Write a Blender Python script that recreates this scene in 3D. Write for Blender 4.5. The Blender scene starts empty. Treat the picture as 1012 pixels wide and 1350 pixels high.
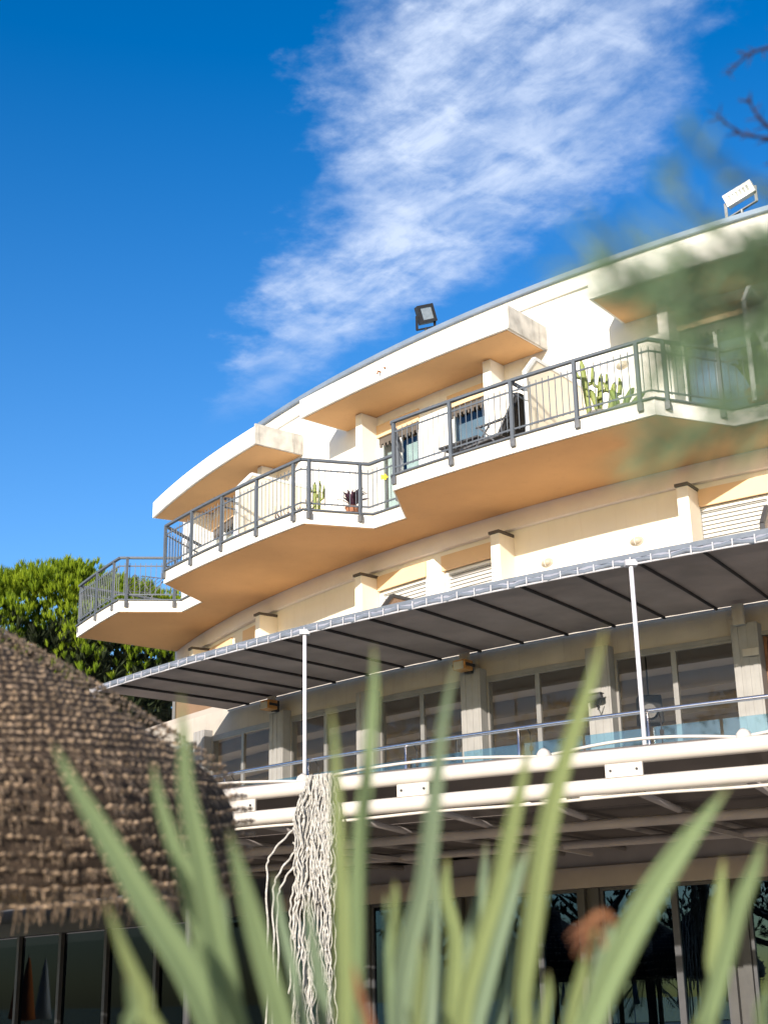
import bpy, bmesh, math, random
from mathutils import Vector, Matrix, noise
rnd = random.Random(7)
H = 1.5                       # eye height above the ground; heights below are given relative to the eye
CX, CY = 22.0, 46.0           # plan centre of the curved hotel front
sc = bpy.context.scene
COL = sc.collection
D2R = math.radians

def A(R, ph, z):              # a point of the curved front: radius, bearing in degrees, height above the eye
    a = D2R(ph)
    return Vector((CX + R*math.cos(a), CY + R*math.sin(a), z + H))

# ------------------------------------------------------------------ materials
def mat(name, col, rough=.7, var=.12, scale=3.0, bump=0.0, bscale=60.0, metal=0.0, spec=.3, streak=0.0, streak_col=(.12,.1,.08), trans=0.0, col2=None, coords='Object'):
    m = bpy.data.materials.new(name); m.use_nodes = True
    nt = m.node_tree; N = nt.nodes; L = nt.links
    b = N['Principled BSDF']
    b.inputs['Roughness'].default_value = rough; b.inputs['Metallic'].default_value = metal
    b.inputs['Specular IOR Level'].default_value = spec
    tc = N.new('ShaderNodeTexCoord')
    n1 = N.new('ShaderNodeTexNoise'); n1.inputs['Scale'].default_value = scale; n1.inputs['Detail'].default_value = 6
    L.new(tc.outputs[coords], n1.inputs['Vector'])
    mr = N.new('ShaderNodeMapRange'); mr.inputs['From Min'].default_value = .3; mr.inputs['From Max'].default_value = .7
    L.new(n1.outputs['Fac'], mr.inputs['Value'])
    mx = N.new('ShaderNodeMix'); mx.data_type = 'RGBA'
    lo = col2 if col2 else tuple(max(0, c*(1-var)) for c in col); hi = col if col2 else tuple(min(1, c*(1+var*.6)) for c in col)
    mx.inputs[6].default_value = (*lo, 1); mx.inputs[7].default_value = (*hi, 1)
    L.new(mr.outputs['Result'], mx.inputs[0])
    out = mx.outputs[2]
    if streak:
        mp = N.new('ShaderNodeMapping'); mp.inputs['Scale'].default_value = (5, 5, .35)
        L.new(tc.outputs[coords], mp.inputs['Vector'])
        n2 = N.new('ShaderNodeTexNoise'); n2.inputs['Scale'].default_value = 1.6; n2.inputs['Detail'].default_value = 8; n2.inputs['Roughness'].default_value = .65
        L.new(mp.outputs['Vector'], n2.inputs['Vector'])
        r2 = N.new('ShaderNodeMapRange'); r2.inputs['From Min'].default_value = .54; r2.inputs['From Max'].default_value = .76; r2.inputs['To Max'].default_value = streak
        L.new(n2.outputs['Fac'], r2.inputs['Value'])
        m2 = N.new('ShaderNodeMix'); m2.data_type = 'RGBA'; m2.inputs[7].default_value = (*streak_col, 1)
        L.new(out, m2.inputs[6]); L.new(r2.outputs['Result'], m2.inputs[0]); out = m2.outputs[2]
    L.new(out, b.inputs['Base Color'])
    if bump:
        n3 = N.new('ShaderNodeTexNoise'); n3.inputs['Scale'].default_value = bscale; n3.inputs['Detail'].default_value = 4
        L.new(tc.outputs[coords], n3.inputs['Vector'])
        bp = N.new('ShaderNodeBump'); bp.inputs['Strength'].default_value = bump; bp.inputs['Distance'].default_value = .02
        L.new(n3.outputs['Fac'], bp.inputs['Height']); L.new(bp.outputs['Normal'], b.inputs['Normal'])
    if trans:
        tr = N.new('ShaderNodeBsdfTranslucent'); L.new(out, tr.inputs['Color'])
        ms = N.new('ShaderNodeMixShader'); ms.inputs[0].default_value = trans
        L.new(b.outputs[0], ms.inputs[1]); L.new(tr.outputs[0], ms.inputs[2])
        L.new(ms.outputs[0], N['Material Output'].inputs['Surface'])
    return m

def glass(name, tint=(.9,.95,.95), refl=1.0, rough=0.0, base=.04, gcol=(.95,.97,1)):
    m = bpy.data.materials.new(name); m.use_nodes = True
    nt = m.node_tree; N = nt.nodes; L = nt.links; N.clear()
    o = N.new('ShaderNodeOutputMaterial'); t = N.new('ShaderNodeBsdfTransparent'); g = N.new('ShaderNodeBsdfGlossy')
    t.inputs['Color'].default_value = (*tint, 1); g.inputs['Roughness'].default_value = rough; g.inputs['Color'].default_value = (*gcol,1)
    ge = N.new('ShaderNodeNewGeometry'); dt = N.new('ShaderNodeVectorMath'); dt.operation = 'DOT_PRODUCT'
    L.new(ge.outputs['Incoming'], dt.inputs[0]); L.new(ge.outputs['Normal'], dt.inputs[1])
    ab = N.new('ShaderNodeMath'); ab.operation = 'ABSOLUTE'; L.new(dt.outputs['Value'], ab.inputs[0])
    om = N.new('ShaderNodeMath'); om.operation = 'SUBTRACT'; om.inputs[0].default_value = 1.0; L.new(ab.outputs[0], om.inputs[1])
    fr = N.new('ShaderNodeMath'); fr.operation = 'POWER'; fr.inputs[1].default_value = 5.0; L.new(om.outputs[0], fr.inputs[0])
    ma = N.new('ShaderNodeMath'); ma.operation = 'MULTIPLY_ADD'; ma.use_clamp = True
    ma.inputs[1].default_value = refl; ma.inputs[2].default_value = base
    L.new(fr.outputs[0], ma.inputs[0])
    mx = N.new('ShaderNodeMixShader'); L.new(ma.outputs[0], mx.inputs[0]); L.new(t.outputs[0], mx.inputs[1]); L.new(g.outputs[0], mx.inputs[2])
    L.new(mx.outputs[0], o.inputs['Surface'])
    return m

M = {}
M['white'] = mat('white_stucco', (.78,.75,.70), .85, .08, 1.1, .25, 90, streak=.22, streak_col=(.45,.38,.28))
M['slabwhite'] = mat('slab_edge_paint', (.80,.775,.72), .8, .06, 2.0, .2, 60, streak=.38, streak_col=(.36,.32,.27))
M['cream'] = mat('cream_stucco', (.80,.735,.62), .85, .05, 1.2, .25, 90, streak=.16, streak_col=(.5,.38,.22))
M['band'] = mat('pale_band_paint', (.80,.755,.73), .85, .05, 1.5, .2, 90)
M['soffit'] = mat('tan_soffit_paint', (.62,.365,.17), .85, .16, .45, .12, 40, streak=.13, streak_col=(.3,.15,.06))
M['lintel'] = mat('orange_lintel_paint', (.72,.50,.30), .8, .06, 2, .1, 60)
M['oldconc'] = mat('weathered_concrete', (.50,.47,.42), .9, .3, 4, .4, 40, streak=1.0, streak_col=(.10,.095,.09))
M['cap'] = mat('dark_cap_metal', (.10,.085,.075), .6, .2, 5)
M['flash'] = mat('blue_grey_flashing', (.20,.25,.32), .5, .1, 3, metal=.3)
M['rail'] = mat('grey_railing_paint', (.085,.098,.118), .55, .1, 8, spec=.3)
M['bracket'] = mat('galvanised_bracket', (.16,.16,.165), .5, .2, 20, metal=.6)
M['frame'] = mat('white_window_frame', (.72,.72,.70), .4, .05, 5)
M['alu'] = mat('grey_aluminium', (.23,.22,.21), .45, .1, 6, .05, 30, metal=.25, streak=.2)
M['dkalu'] = mat('dark_shopfront_frame', (.07,.068,.066), .5, .1, 6, metal=.2)
M['column'] = mat('pale_grey_column_paint', (.27,.258,.245), .6, .1, 6, .1, 40, streak=.3, streak_col=(.2,.19,.18))
M['beam'] = mat('taupe_lintel_paint', (.42,.375,.32), .75, .2, 1.4, .1, 40, streak=.3, streak_col=(.14,.11,.09))
M['steel'] = mat('stainless_steel', (.62,.60,.62), .22, .08, 12, metal=.95)
M['shutter'] = mat('white_roller_shutter', (.50,.495,.48), .55, .04, 4)
M['awning'] = mat('taupe_awning_fabric', (.27,.21,.18), .9, .24, 1.3, .55, 5, trans=.07)
M['awnrib'] = mat('dark_seam_fabric', (.035,.028,.026), .9, .2, 3)
M['awnband'] = mat('blue_grey_awning_hem', (.13,.15,.185), .7, .15, 6, .2, 40)
M['hemroll'] = mat('pale_hem_roll', (.25,.255,.30), .8, .12, 8, .2, 40)
M['lace'] = mat('white_lacing', (.42,.41,.43), .6, .05, 20)
M['pipe'] = mat('off_white_pipe_paint', (.50,.46,.42), .45, .06, 3, .04, 30, streak=.14, streak_col=(.4,.34,.28))
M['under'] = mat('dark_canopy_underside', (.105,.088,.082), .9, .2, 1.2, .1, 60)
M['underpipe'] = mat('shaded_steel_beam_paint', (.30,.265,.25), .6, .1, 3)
M['dark'] = mat('room_darkness_paint', (.028,.026,.026), .9, .3, 1.0)  # darkness of the unlit rooms put into the colour
M['ceil'] = mat('interior_ceiling', (.37,.32,.28), .9, .1, 1)
M['polewhite'] = mat('white_pole_paint', (.60,.58,.62), .3, .05, 12, spec=.5)
M['dkframe'] = mat('anthracite_frame', (.07,.07,.075), .5, .1, 8, metal=.3)
M['woodslat'] = mat('brown_wood_slats', (.17,.075,.04), .6, .3, 12)
M['brownpanel'] = mat('smoked_brown_panel', (.26,.17,.115), .35, .1, 3)
M['creampanel'] = mat('cream_divider_panel', (.78,.70,.55), .6, .04, 2)
M['glass'] = glass('window_glass', (.80,.84,.84), 1.2, 0, .05)
M['sglass'] = glass('side_storefront_glass', (.30,.32,.33), .3, 0, .014, (.7,.85,1.0))
M['vglass'] = glass('veranda_glass', (.94,.93,.91), .9, 0, .012)
M['dglass'] = glass('dark_storefront_glass', (.22,.23,.24), 1.0, 0, .07, (.38,.66,1.0))
M['bglass'] = glass('blue_balustrade_glass', (.60,.78,.84), 1.5, .03, .10)
M['curtain'] = mat('pale_curtain', (.60,.66,.64), .9, .15, 6)
M['bluecurtain'] = mat('blue_grey_blind', (.22,.28,.36), .8, .12, 4)
M['black'] = mat('black_plastic', (.02,.02,.022), .5, .3, 8)
M['lampglass'] = mat('frosted_lamp_glass', (.40,.355,.29), .35, .1, 14)
M['orangebox'] = mat('ochre_lamp_housing', (.40,.19,.06), .55, .25, 14)
M['floodglass'] = mat('grey_floodlight_reflector', (.36,.37,.38), .2, .2, 18, metal=.6)
M['whitegrille'] = mat('white_grille', (.72,.72,.70), .5, .08, 20)
M['green'] = mat('cactus_green', (.16,.22,.05), .6, .25, 18, trans=.1)
M['yellowgreen'] = mat('yellow_green_cactus', (.24,.28,.085), .6, .2, 14, trans=.1)
M['darkplant'] = mat('dark_purple_leaf', (.06,.025,.045), .6, .3, 15)
M['terracotta'] = mat('terracotta', (.30,.13,.07), .8, .15, 12)
M['greypot'] = mat('grey_planter', (.16,.15,.14), .8, .15, 12)
M['yellow'] = mat('yellow_plastic', (.72,.52,.03), .5, .1, 9)
M['sand'] = mat('pale_paving', (.54,.475,.385), .9, .25, .35, .3, 8)
M['sea'] = mat('sea_water', (.03,.09,.14), .12, .3, .2, .5, 3, spec=.5)
M['rope'] = mat('white_cotton_rope', (.43,.41,.38), .9, .35, 22, .5, 220)
M['thatch'] = mat('dry_thatch', (.31,.22,.145), .9, .65, 16, .5, 120, trans=.15, coords='Object')
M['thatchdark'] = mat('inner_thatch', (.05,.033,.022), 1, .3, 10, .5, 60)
M['wood'] = mat('weathered_wood_pole', (.22,.16,.11), .85, .25, 12, .3, 40)
M['pine'] = mat('pine_needles', (.27,.345,.014), .6, .35, .9, trans=.35, col2=(.12,.19,.008))
M['pineshade'] = mat('pine_needles_shaded', (.022,.032,.010), .8, .5, 1.2)  # deep shade put into the needle colour of lower and far crowns
M['bark'] = mat('pine_bark', (.10,.065,.045), .95, .4, 5, .8, 25)
M['needle'] = mat('tamarisk_needles', (.15,.225,.125), .6, .3, 60, trans=.25)
M['twigdark'] = mat('twig_bark', (.020,.014,.022), .9, .3, 40)
M['dryleaf'] = mat('dried_orange_leaf', (.27,.125,.06), .7, .35, 25, .4, 120, trans=.2, col2=(.16,.065,.035))
M['palm'] = mat('palm_frond', (.07,.11,.03), .6, .3, 4, trans=.15)
M['canvas'] = mat('grey_umbrella_canvas', (.13,.14,.17), .9, .1, 5)
M['orangefab'] = mat('orange_umbrella_canvas', (.62,.17,.03), .9, .1, 5)
M['redfab'] = mat('rust_cushion', (.24,.09,.06), .9, .15, 12)

def leafmat(name, c1, c2, edge):
    m = bpy.data.materials.new(name); m.use_nodes = True
    nt = m.node_tree; N = nt.nodes; L = nt.links; b = N['Principled BSDF']
    uv = N.new('ShaderNodeUVMap'); sp = N.new('ShaderNodeSeparateXYZ'); L.new(uv.outputs[0], sp.inputs[0])
    mp = N.new('ShaderNodeMapping'); mp.inputs['Scale'].default_value = (22, .8, 1); L.new(uv.outputs[0], mp.inputs['Vector'])
    n = N.new('ShaderNodeTexNoise'); n.inputs['Scale'].default_value = 2.0; n.inputs['Detail'].default_value = 5; L.new(mp.outputs[0], n.inputs['Vector'])
    mx = N.new('ShaderNodeMix'); mx.data_type = 'RGBA'; mx.inputs[6].default_value = (*c1,1); mx.inputs[7].default_value = (*c2,1)
    r = N.new('ShaderNodeMapRange'); r.inputs['From Min'].default_value = .32; r.inputs['From Max'].default_value = .68; L.new(n.outputs['Fac'], r.inputs['Value'])
    L.new(r.outputs[0], mx.inputs[0])
    # brownish tip: the last fifteen per cent of the blade is really dry
    r2 = N.new('ShaderNodeMapRange'); r2.inputs['From Min'].default_value = .10; r2.inputs['From Max'].default_value = .0; r2.inputs['To Max'].default_value = .65; L.new(sp.outputs['Y'], r2.inputs['Value'])
    m2 = N.new('ShaderNodeMix'); m2.data_type = 'RGBA'; m2.inputs[7].default_value = (*edge,1); L.new(mx.outputs[2], m2.inputs[6]); L.new(r2.outputs[0], m2.inputs[0])
    L.new(m2.outputs[2], b.inputs['Base Color']); b.inputs['Roughness'].default_value = .42; b.inputs['Specular IOR Level'].default_value = .4
    tr = N.new('ShaderNodeBsdfTranslucent'); L.new(m2.outputs[2], tr.inputs['Color'])
    ms = N.new('ShaderNodeMixShader'); ms.inputs[0].default_value = .3; L.new(b.outputs[0], ms.inputs[1]); L.new(tr.outputs[0], ms.inputs[2])
    L.new(ms.outputs[0], N['Material Output'].inputs['Surface'])
    return m
M['leaf1'] = leafmat('sword_leaf_green', (.165,.24,.11), (.26,.33,.175), (.22,.16,.08))
M['leaf2'] = leafmat('sword_leaf_yellow_green', (.20,.26,.095), (.31,.36,.17), (.28,.20,.08))
M['leaf3'] = leafmat('sword_leaf_blue_green', (.15,.215,.13), (.23,.29,.19), (.2,.15,.08))

# ------------------------------------------------------------------ mesh building
class MB:
    def __init__(s): s.v = []; s.f = []; s.uv = None
    def add(s, vs, fs):
        o = len(s.v); s.v += [Vector(p) for p in vs]; s.f += [tuple(i+o for i in f) for f in fs]; return o
    def box(s, c, hx, hy, hz, ux=Vector((1,0,0)), uy=Vector((0,1,0)), uz=Vector((0,0,1)), taper=1.0):
        c = Vector(c); vs = []
        for z in (-1, 1):
            k = taper if z > 0 else 1
            for x, y in ((-1,-1),(1,-1),(1,1),(-1,1)): vs.append(c + ux*hx*x*k + uy*hy*y*k + uz*hz*z)
        s.add(vs, [(3,2,1,0),(4,5,6,7),(0,1,5,4),(1,2,6,5),(2,3,7,6),(3,0,4,7)])
    def beam(s, p, q, w, h, up=Vector((0,0,1))):
        p = Vector(p); q = Vector(q); d = (q-p).normalized(); x = d.cross(up)
        if x.length < 1e-4: x = d.cross(Vector((1,0,0)))
        x.normalize(); y = x.cross(d)
        s.box((p+q)/2, w/2, h/2, (q-p).length/2, x, y, d)
    def tube(s, pts, r, n=8, caps=True):
        pts = [Vector(p) for p in pts]; k = len(pts)
        rs = r if isinstance(r, (list, tuple)) else [r]*k
        vs = []; x = None
        for i in range(k):
            d = (pts[min(i+1,k-1)] - pts[max(i-1,0)]).normalized()
            if x is None:
                x = d.cross(Vector((0,0,1)))
                if x.length < 1e-3: x = d.cross(Vector((0,1,0)))
            else: x = x - d*x.dot(d)
            x.normalize(); y = d.cross(x)
            for j in range(n):
                a = 2*math.pi*j/n; vs.append(pts[i] + (x*math.cos(a)+y*math.sin(a))*rs[i])
        fs = []
        for i in range(k-1):
            for j in range(n):
                fs.append((i*n+j, i*n+(j+1)%n, (i+1)*n+(j+1)%n, (i+1)*n+j))
        if caps: fs += [tuple(range(n-1,-1,-1)), tuple((k-1)*n+j for j in range(n))]
        s.add(vs, fs)
    def lathe(s, prof, c=(0,0,0), n=24):
        c = Vector(c); vs = []
        for r, z in prof:
            for j in range(n):
                a = 2*math.pi*j/n; vs.append(c + Vector((r*math.cos(a), r*math.sin(a), z)))
        fs = [(i*n+j, i*n+(j+1)%n, (i+1)*n+(j+1)%n, (i+1)*n+j) for i in range(len(prof)-1) for j in range(n)]
        fs += [tuple(range(n-1,-1,-1)), tuple((len(prof)-1)*n+j for j in range(n))]
        s.add(vs, fs)
    def extr(s, poly, z0, z1):                    # plan polygon (x, y), heights above the eye
        n = len(poly)
        vs = [Vector((p[0],p[1],z0+H)) for p in poly] + [Vector((p[0],p[1],z1+H)) for p in poly]
        ar = sum(poly[i][0]*poly[(i+1)%n][1]-poly[(i+1)%n][0]*poly[i][1] for i in range(n))
        fs = [tuple(range(n-1,-1,-1)), tuple(range(n,2*n))] + [(i,(i+1)%n,n+(i+1)%n,n+i) for i in range(n)]
        if ar < 0: fs = [tuple(reversed(f)) for f in fs]
        s.add(vs, fs)
    def grid(s, R0, R1, phis, zs, solid=lambda i, j: True):     # a curved wall with openings; only outer faces
        ni, nj = len(phis)-1, len(zs)-1; idx = {}
        def V(i, j, k):
            if (i,j,k) not in idx:
                idx[(i,j,k)] = len(s.v); s.v.append(A((R0,R1)[k], phis[i], zs[j]))
            return idx[(i,j,k)]
        S = lambda i, j: 0 <= i < ni and 0 <= j < nj and solid(i, j)
        for i in range(ni):
            for j in range(nj):
                if not S(i,j): continue
                s.f.append((V(i,j,1),V(i+1,j,1),V(i+1,j+1,1),V(i,j+1,1)))
                s.f.append((V(i,j,0),V(i,j+1,0),V(i+1,j+1,0),V(i+1,j,0)))
                if not S(i-1,j): s.f.append((V(i,j,0),V(i,j,1),V(i,j+1,1),V(i,j+1,0)))
                if not S(i+1,j): s.f.append((V(i+1,j,0),V(i+1,j+1,0),V(i+1,j+1,1),V(i+1,j,1)))
                if not S(i,j-1): s.f.append((V(i,j,0),V(i+1,j,0),V(i+1,j,1),V(i,j,1)))
                if not S(i,j+1): s.f.append((V(i,j+1,0),V(i,j+1,1),V(i+1,j+1,1),V(i+1,j+1,0)))
    def sector(s, R0, R1, f0, f1, z0, z1, step=.6):
        n = max(1, round((f1-f0)/step)); s.grid(R0, R1, [f0+(f1-f0)*i/n for i in range(n+1)], [z0, z1])
    def radial(s, ph, pts, t):                     # a plate standing in a radial plane; pts = (R, z)
        tv = A(1,ph+90,0)-A(0,ph+90,0); n = len(pts)
        vs = [A(R,ph,z)-tv*t/2 for R,z in pts] + [A(R,ph,z)+tv*t/2 for R,z in pts]
        s.add(vs, [tuple(range(n)), tuple(range(2*n-1,n-1,-1))] + [(i,n+i,n+(i+1)%n,(i+1)%n) for i in range(n)])
    def build(s, name, m, parent=None, smooth=False, bevel=0.0):
        me = bpy.data.meshes.new(name)
        off = Vector((0,0,0)); p = parent
        while p is not None: off += p.location; p = p.parent
        if parent is None and s.v:
            lo = Vector((min(v.x for v in s.v), min(v.y for v in s.v), min(v.z for v in s.v))); hi = Vector((max(v.x for v in s.v), max(v.y for v in s.v), max(v.z for v in s.v)))
            off = Vector(((lo.x+hi.x)/2, (lo.y+hi.y)/2, lo.z))
        me.from_pydata([tuple(v-off) for v in s.v], [], s.f); me.validate()
        if s.uv:
            ul = me.uv_layers.new(name='UVMap')
            for lp in me.loops: ul.data[lp.index].uv = s.uv[lp.vertex_index]
        for mm in (m if isinstance(m, list) else [m]): me.materials.append(mm)
        if smooth:
            for p in me.polygons: p.use_smooth = True
        o = bpy.data.objects.new(name, me); COL.objects.link(o)
        if parent is not None: o.parent = parent
        else: o.location = off
        if bevel:
            b = o.modifiers.new('bevel', 'BEVEL'); b.width = bevel; b.segments = 2; b.limit_method = 'ANGLE'
        return o

def tag(o, label=None, cat=None, group=None, kind=None):
    for k, v in (('label',label),('category',cat),('group',group),('kind',kind)):
        if v: o[k] = v
    return o
def empty(name, loc, label=None, cat=None, group=None):
    o = bpy.data.objects.new(name, None); COL.objects.link(o); o.location = Vector(loc); o.empty_display_size = .3
    return tag(o, label, cat, group)
def arc(R, f0, f1, z, step=.5):
    n = max(1, round(abs(f1-f0)/step)); return [A(R, f0+(f1-f0)*i/n, z) for i in range(n+1)]
def catmull(pts, k):
    P = [pts[0]] + list(pts) + [pts[-1]]; out = []
    for i in range(1, len(P)-2):
        for j in range(k):
            t = j/k; out.append([.5*((2*b)+(c-a)*t+(2*a-5*b+4*c-d)*t*t+(-a+3*b-3*c+d)*t**3) for a,b,c,d in zip(P[i-1],P[i],P[i+1],P[i+2])])
    out.append(list(pts[-1])); return out
# ================================================================== setting: ground and sea
mb = MB(); mb.add([(-900,-900,0),(900,-900,0),(900,900,0),(-900,900,0)], [(0,1,2,3)])
tag(mb.build('ground', M['sand']), kind='structure')
mb = MB(); mb.add([(-60,-900,.05),(-60,900,.05),(-2500,1500,.05),(-2500,-1500,.05)], [(0,1,2,3)])
tag(mb.build('sea', M['sea']), kind='structure')

# ================================================================== the hotel
hotel = empty('hotel_building', A(29.6,226,-H), 'curved white seaside hotel with tan soffits and zigzag balconies above a glazed terrace', 'hotel')
F0, F1 = 203.9, 250.0
SLAB0, SLAB1 = 8.17, 8.42
open3 = [(208.3,210.7),(212.5,214.05),(221.75,224.0),(225.55,227.5),(234.95,237.4),(238.8,240.4)]
open2 = [(208.4,210.8),(212.0,214.0),(221.6,224.15),(225.0,227.3),(235.0,237.4),(238.4,240.6)]
def split(ops, f0, f1, step=.7):
    e = sorted({f0, f1} | {x for o in ops for x in o if f0 < x < f1}); out = [e[0]]
    for a, b in zip(e, e[1:]):
        n = max(1, round((b-a)/step)); out += [a+(b-a)*i/n for i in range(1, n+1)]
    return out
def inside(ops, a, b): return any(o[0]-1e-6 <= a and b <= o[1]+1e-6 for o in ops)
ph3 = split(open3, F0, F1)
mb = MB(); zs = [SLAB1-.002, 10.62, 12.0]; mb.grid(29.25, 29.6, ph3, zs, lambda i, j: not (j == 0 and inside(open3, ph3[i], ph3[i+1])))
mb.build('upper_wall', M['white'], hotel)
mb = MB(); mb.sector(29.3, 29.66, 213.6, F1, 12.002, 12.27); mb.build('parapet', M['white'], hotel)
mb = MB(); mb.sector(29.2, 29.74, 213.45, F1, 12.272, 12.36); mb.build('parapet_flashing', M['flash'], hotel)
mb = MB(); mb.sector(19.8, 29.24, F0, F1, 11.9, 12.05, 1.5); mb.build('roof', M['oldconc'], hotel)
ph2 = split(open2, F0, F1)
mb = MB(); zs = [5.06, 7.47, 7.84]; mb.grid(29.25, 29.60, ph2, zs, lambda i, j: not (j == 0 and inside(open2, ph2[i], ph2[i+1])))
mb.build('second_storey_wall', M['cream'], hotel)
mb = MB(); mb.sector(29.25, 29.71, F0, F1, 7.842, SLAB0+.05); mb.build('pale_wall_band', M['band'], hotel)
# solid core painted with the darkness of the rooms behind the openings, and the end wall
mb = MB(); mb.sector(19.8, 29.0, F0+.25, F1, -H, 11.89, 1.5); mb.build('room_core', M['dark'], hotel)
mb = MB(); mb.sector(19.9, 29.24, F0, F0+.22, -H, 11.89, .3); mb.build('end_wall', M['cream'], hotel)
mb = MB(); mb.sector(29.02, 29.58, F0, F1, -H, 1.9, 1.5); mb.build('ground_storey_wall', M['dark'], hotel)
mb = MB(); mb.sector(29.25, 29.60, F0, 219.0, 1.95, 5.05, 1.0); mb.build('first_storey_wall', M['cream'], hotel)

# balcony slab, one zigzag plate
zig = [(29.55,204.0),(32.28,205.16),(32.08,209.8),(30.85,210.85),(30.80,212.6),(32.08,214.22),(31.98,222.82),(30.82,223.93),(30.80,225.4),(32.0,226.96),(32.0,235.88),(30.86,237.33),(30.85,238.4),(32.0,239.95),(32.0,248.7),(30.8,F1)]
def zigpath(w, dR=0.0, z=0.0, step=.7):
    out = []
    for (r0,p0),(r1,p1) in zip(w, w[1:]):
        n = max(1, round(abs(p1-p0)/step)) if abs(r0-r1) < .35 else 1
        for i in range(n): out.append(A(r0+(r1-r0)*i/n+dR, p0+(p1-p0)*i/n, z))
    out.append(A(w[-1][0]+dR, w[-1][1], z)); return out
outer = [(p.x,p.y) for p in zigpath(zig)]
inner = [(p.x,p.y) for p in arc(29.55, F1, 204.0, 0, .7)]
mb = MB(); mb.extr(outer+inner[:-1], SLAB0, SLAB1)
slab = mb.build('balcony_slab', M['slabwhite'], hotel)
zin = [(29.72,204.15)]+[(r-.05,p+(.08 if i < 1 else 0)) for i,(r,p) in enumerate(zig[1:])]
outer2 = [(p.x,p.y) for p in zigpath(zin)]; inner2 = [(p.x,p.y) for p in arc(29.72, F1, 204.15, 0, .7)]
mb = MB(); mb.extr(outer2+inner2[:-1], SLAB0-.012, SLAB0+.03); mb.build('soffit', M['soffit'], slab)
zo = [(r+.012,p) for r,p in zig[1:]]
mb = MB(); pp = zigpath(zo, 0, SLAB1+.012)
for a, b in zip(pp, pp[1:]): mb.beam(a, b, .07, .024)
mb.build('drip_edge', M['rail'], slab)

# roof overhangs over the balconies
for f0, f1 in ((206.5,216.75),(219.8,230.0),(233.05,246.0)):
    mb = MB(); mb.sector(29.58, 30.78, f0, f1, 11.07, 11.46); ov = mb.build('roof_overhang', M['white'], hotel)
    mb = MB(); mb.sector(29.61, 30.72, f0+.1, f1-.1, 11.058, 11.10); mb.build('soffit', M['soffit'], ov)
    mb = MB(); mb.sector(29.62, 30.80, f1+.001, f1+.08, 11.05, 11.50, .5); mb.build('weathered_end', M['oldconc'], ov)

mb = MB(); q = A(30.78,224.35,11.22); rv = A(1,224.35,0)-A(0,224.35,0); mb.tube([q, q+rv*.07, q+rv*.09+Vector((0,0,-.06))], .018, 7); mb.tube([q+Vector((.1,-.08,.04)), q+rv*.05+Vector((.1,-.08,.04))], .02, 7); mb.build('drain_spout', M['terracotta'], hotel)
# wall piers beside the doors
def pier(ph, z0, z1, cap, r1=30.08, w=.44):
    mb = MB(); mb.sector(29.58, r1, ph, ph+w, z0, z1, .5)
    p = mb.build('wall_pier', M['cream'] if cap else M['white'], hotel, bevel=.01)
    if cap:
        mb = MB(); mb.sector(29.61, r1+.03, ph-.03, ph+w+.03, z1+.002, z1+.05, .5); mb.build('cap', M['cap'], p)
for ph in (207.85,214.5,221.35,227.83,234.65,240.95): pier(ph, SLAB1+.014, 11.05, False, 30.02, .36)
for ph in (207.95,214.5,221.22,227.85,234.78,241.1): pier(ph, 5.06, 7.71, True, 30.03, .38)

# balcony doors
def frame_rect(mb, R, a, b, z0, z1, w=.07, d=.06, bars=()):
    dg = w/R*180/math.pi
    mb.sector(R-d, R, a, a+dg, z0, z1, 9); mb.sector(R-d, R, b-dg, b, z0, z1, 9)
    mb.sector(R-d+.002, R-.002, a+dg, b-dg, z1-w, z1, .8); mb.sector(R-d+.002, R-.002, a+dg, b-dg, z0, z0+w, .8)
    for t in bars:
        c = a+(b-a)*t; mb.sector(R-d+.001, R-.001, c-dg*.5, c+dg*.5, z0+w, z1-w, 9)
for k, (a, b) in enumerate(open3):
    mb = MB(); frame_rect(mb, 29.555, a+.02, b-.02, SLAB1+.002, 10.58, .06, .05, () if k == 3 else (.5,))
    d = mb.build('balcony_door', M['frame'], hotel)
    mb = MB(); mb.sector(29.525, 29.532, a+.13, b-.13, SLAB1+.065, 10.515, .8); mb.build('pane', M['glass'], d)
    mb = MB(); c0, c1 = (a+.14, b-.14)
    pl = .004 if k in (3,4) else .03
    for i in range(30):                                     # a pleated curtain behind the glass
        u = c0+(c1-c0)*i/30; v = c0+(c1-c0)*(i+1)/30
        if k in (2,) and .35 < i/30 < .55: continue
        mb.add([A(29.42+pl*(i%2),u,SLAB1+.1),A(29.42+pl*((i+1)%2),v,SLAB1+.1),A(29.42+pl*((i+1)%2),v,10.3),A(29.42+pl*(i%2),u,10.3)], [(0,1,2,3)])
    mb.build('curtain', M['bluecurtain'] if k in (3,4) else M['curtain'], d)
    mb = MB(); mb.sector(29.56, 29.583, a+.02, b-.02, 10.46, 10.60, .8)
    n = int((b-a)/.2)
    for i in range(n): mb.sector(29.56, 29.58, a+.04+i*.2, a+.13+i*.2, 10.40, 10.458, 9)
    mb.build('shutter_hem', M['cap'], d)
    mb = MB(); mb.sector(29.585, 29.63, a-.05, b+.03, 10.60, 10.86, .8); mb.build('lintel', M['lintel'], d)
# second-storey shuttered windows
for k, (a, b) in enumerate(open2):
    mb = MB(); frame_rect(mb, 29.55, a+.01, b-.01, 5.1, 7.45, .06, .08); w = mb.build('shuttered_window', M['frame'], hotel)
    mb = MB(); z = 5.2
    while z < 7.38:
        mb.sector(29.455, 29.51, a+.12, b-.12, z, z+.050, .8); mb.sector(29.455, 29.475, a+.12, b-.12, z+.0505, z+.0695, .8); z += .070
    mb.build('shutter', M['shutter'], w)
    mb = MB(); mb.sector(29.59, 29.635, a-.04, b+.03, 7.45, 7.74, .8); mb.build('lintel', M['lintel'], w)

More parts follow.
